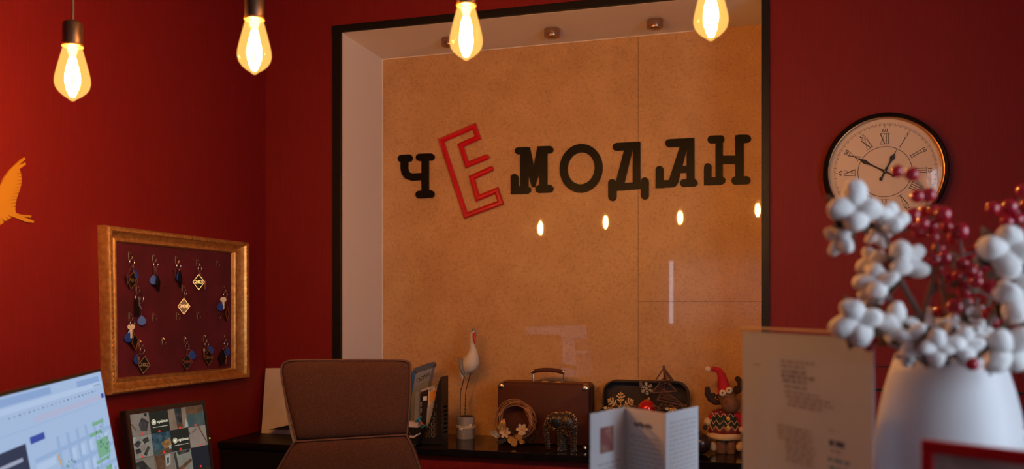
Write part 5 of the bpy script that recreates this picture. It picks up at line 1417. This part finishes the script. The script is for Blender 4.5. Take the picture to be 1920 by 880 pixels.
# ---- red berry sprays
bm = bpy.data.meshes.new('berry'); gb = G().sphere((0, 0, 0), 1.0, 14, 10)
bm.from_pydata([tuple(v) for v in gb.v], [], gb.f); bm.materials.append(MATS['berry_red']); bm.shade_smooth()
def spray(label, main, berries):
    pts = [bq(*p) for p in main]; o = thing('berry_spray', label, 'berry spray', pts[0], 'red berry sprays in the white vase')
    G().tube(pts, [.0028*(1-.6*i/(len(pts)-1)) for i in range(len(pts))], 7).build('stem', 'twig', o, smooth=60)
    for (px, py, r, dt) in berries:
        p = bq(px, py, dt); b_ = place('berry', bm, o, p, r*(tV+dt)/FPX)
        best = None
        for k in range(len(pts)-1):
            for u in (0, .25, .5, .75, 1):
                c = pts[k].lerp(pts[k+1], u)
                if c.z < p.z + .004 and (best is None or (c-p).length < (best-p).length): best = c
        best = best or pts[-1]
        G().tube([best, (best+p)/2 - Z*.003, p], .0009, 5).build('berry_stalk', 'twig', o)
spray('red berry spray reaching up left across the clock face',
      [(1785, 700, .02), (1775, 600, .02), (1765, 520, .02), (1755, 450, .02), (1742, 390, .02), (1728, 350, .02), (1712, 332, .02)],
      [(1682, 321, 12, .0), (1710, 327, 13, .0), (1720, 368, 13, .0), (1742, 366, 14, .0), (1712, 404, 14, .01), (1730, 420, 13, -.01), (1768, 402, 16, .0), (1752, 396, 13, .02), (1735, 398, 13, .03), (1748, 424, 12, .01), (1722, 436, 13, .02), (1750, 445, 12, .01), (1705, 420, 12, .02), (1775, 425, 12, .02), (1735, 486, 14, .0), (1750, 486, 13, -.01), (1770, 484, 14, .0), (1757, 504, 12, .02), (1740, 510, 12, .02), (1772, 520, 12, .03), (1726, 470, 12, .03), (1760, 466, 13, .03)])
spray('red berry spray in the middle of the cotton bolls',
      [(1795, 700, .0), (1805, 620, .0), (1810, 560, .0), (1808, 500, .0), (1800, 450, .0)],
      [(1800, 434, 17, .0), (1790, 446, 13, .02), (1836, 466, 12, .0), (1818, 474, 12, .01), (1804, 496, 13, .0), (1818, 508, 14, -.01), (1808, 540, 13, .0), (1830, 528, 13, -.02), (1790, 576, 16, -.02), (1856, 590, 16, -.02), (1862, 604, 14, -.01), (1808, 548, 14, .0), (1830, 515, 12, .01), (1842, 500, 12, .02), (1812, 566, 13, .01), (1838, 548, 13, .02), (1858, 540, 15, .0), (1845, 610, 13, .02), (1762, 592, 17, .03), (1832, 590, 12, .02), (1795, 520, 12, .02), (1823, 683, 13, -.13), (1822, 545, 12, .03)])
spray('red berry spray at the upper right corner of the bouquet',
      [(1810, 700, .03), (1850, 580, .03), (1875, 480, .03), (1890, 420, .03), (1905, 380, .02)],
      [(1861, 391, 13, .0), (1893, 388, 15, .0), (1906, 412, 14, .0), (1888, 416, 12, .0), (1918, 358, 13, .0), (1880, 398, 11, .03), (1902, 396, 12, .03), (1925, 385, 13, .02), (1915, 430, 12, .02)])
spray('single dark red berry at the lower left of the bouquet', [(1772, 705, -.02), (1700, 660, -.05), (1650, 640, -.06)], [(1630, 647, 13, -.055), (1640, 638, 10, -.045)])

# ---- red framed card stand in front of the vase
tF = .66; A_ = at(1729, 824, tF); dz = CAMH - A_.z
B_ = at(1925, 846, dz*FPX/(846-HORY)); U_ = (B_-A_).normalized(); Wf = .125
nrm = Vector((U_.y, -U_.x, 0))
if nrm.dot(A_-CAM) > 0: nrm = -nrm
Hf = A_.z - CT0
f = lambda u, v, h=0.0: A_ + U_*u - Z*v + nrm*h
cs = thing('card_stand', 'red framed card stand at the lower right before the vase', 'sign', Vector((f(Wf/2, 0).x, f(Wf/2, 0).y, CT0)))
bd = .0095
for (u0, v0, u1, v1) in ((0, 0, Wf, bd), (0, bd, bd*.9, Hf-.012), (Wf-bd*.9, bd, Wf, Hf-.012), (0, Hf-.012, Wf, Hf)):
    G().prism([f(u0, v0, .003), f(u1, v0, .003), f(u1, v1, .003), f(u0, v1, .003)], -nrm*.006).build('frame_bar', 'red_plastic', cs, bevel=.001)
G().prism([f(bd*.9, bd, 0), f(Wf-bd*.9, bd, 0), f(Wf-bd*.9, Hf-.012, 0), f(bd*.9, Hf-.012, 0)], -nrm*.002).build('card', 'white_card', cs)
G().prism([f(.01, Hf-.002, .035), f(Wf-.01, Hf-.002, .035), f(Wf-.01, Hf-.002, -.035), f(.01, Hf-.002, -.035)], Z*-.0015).build('foot', 'red_plastic', cs)
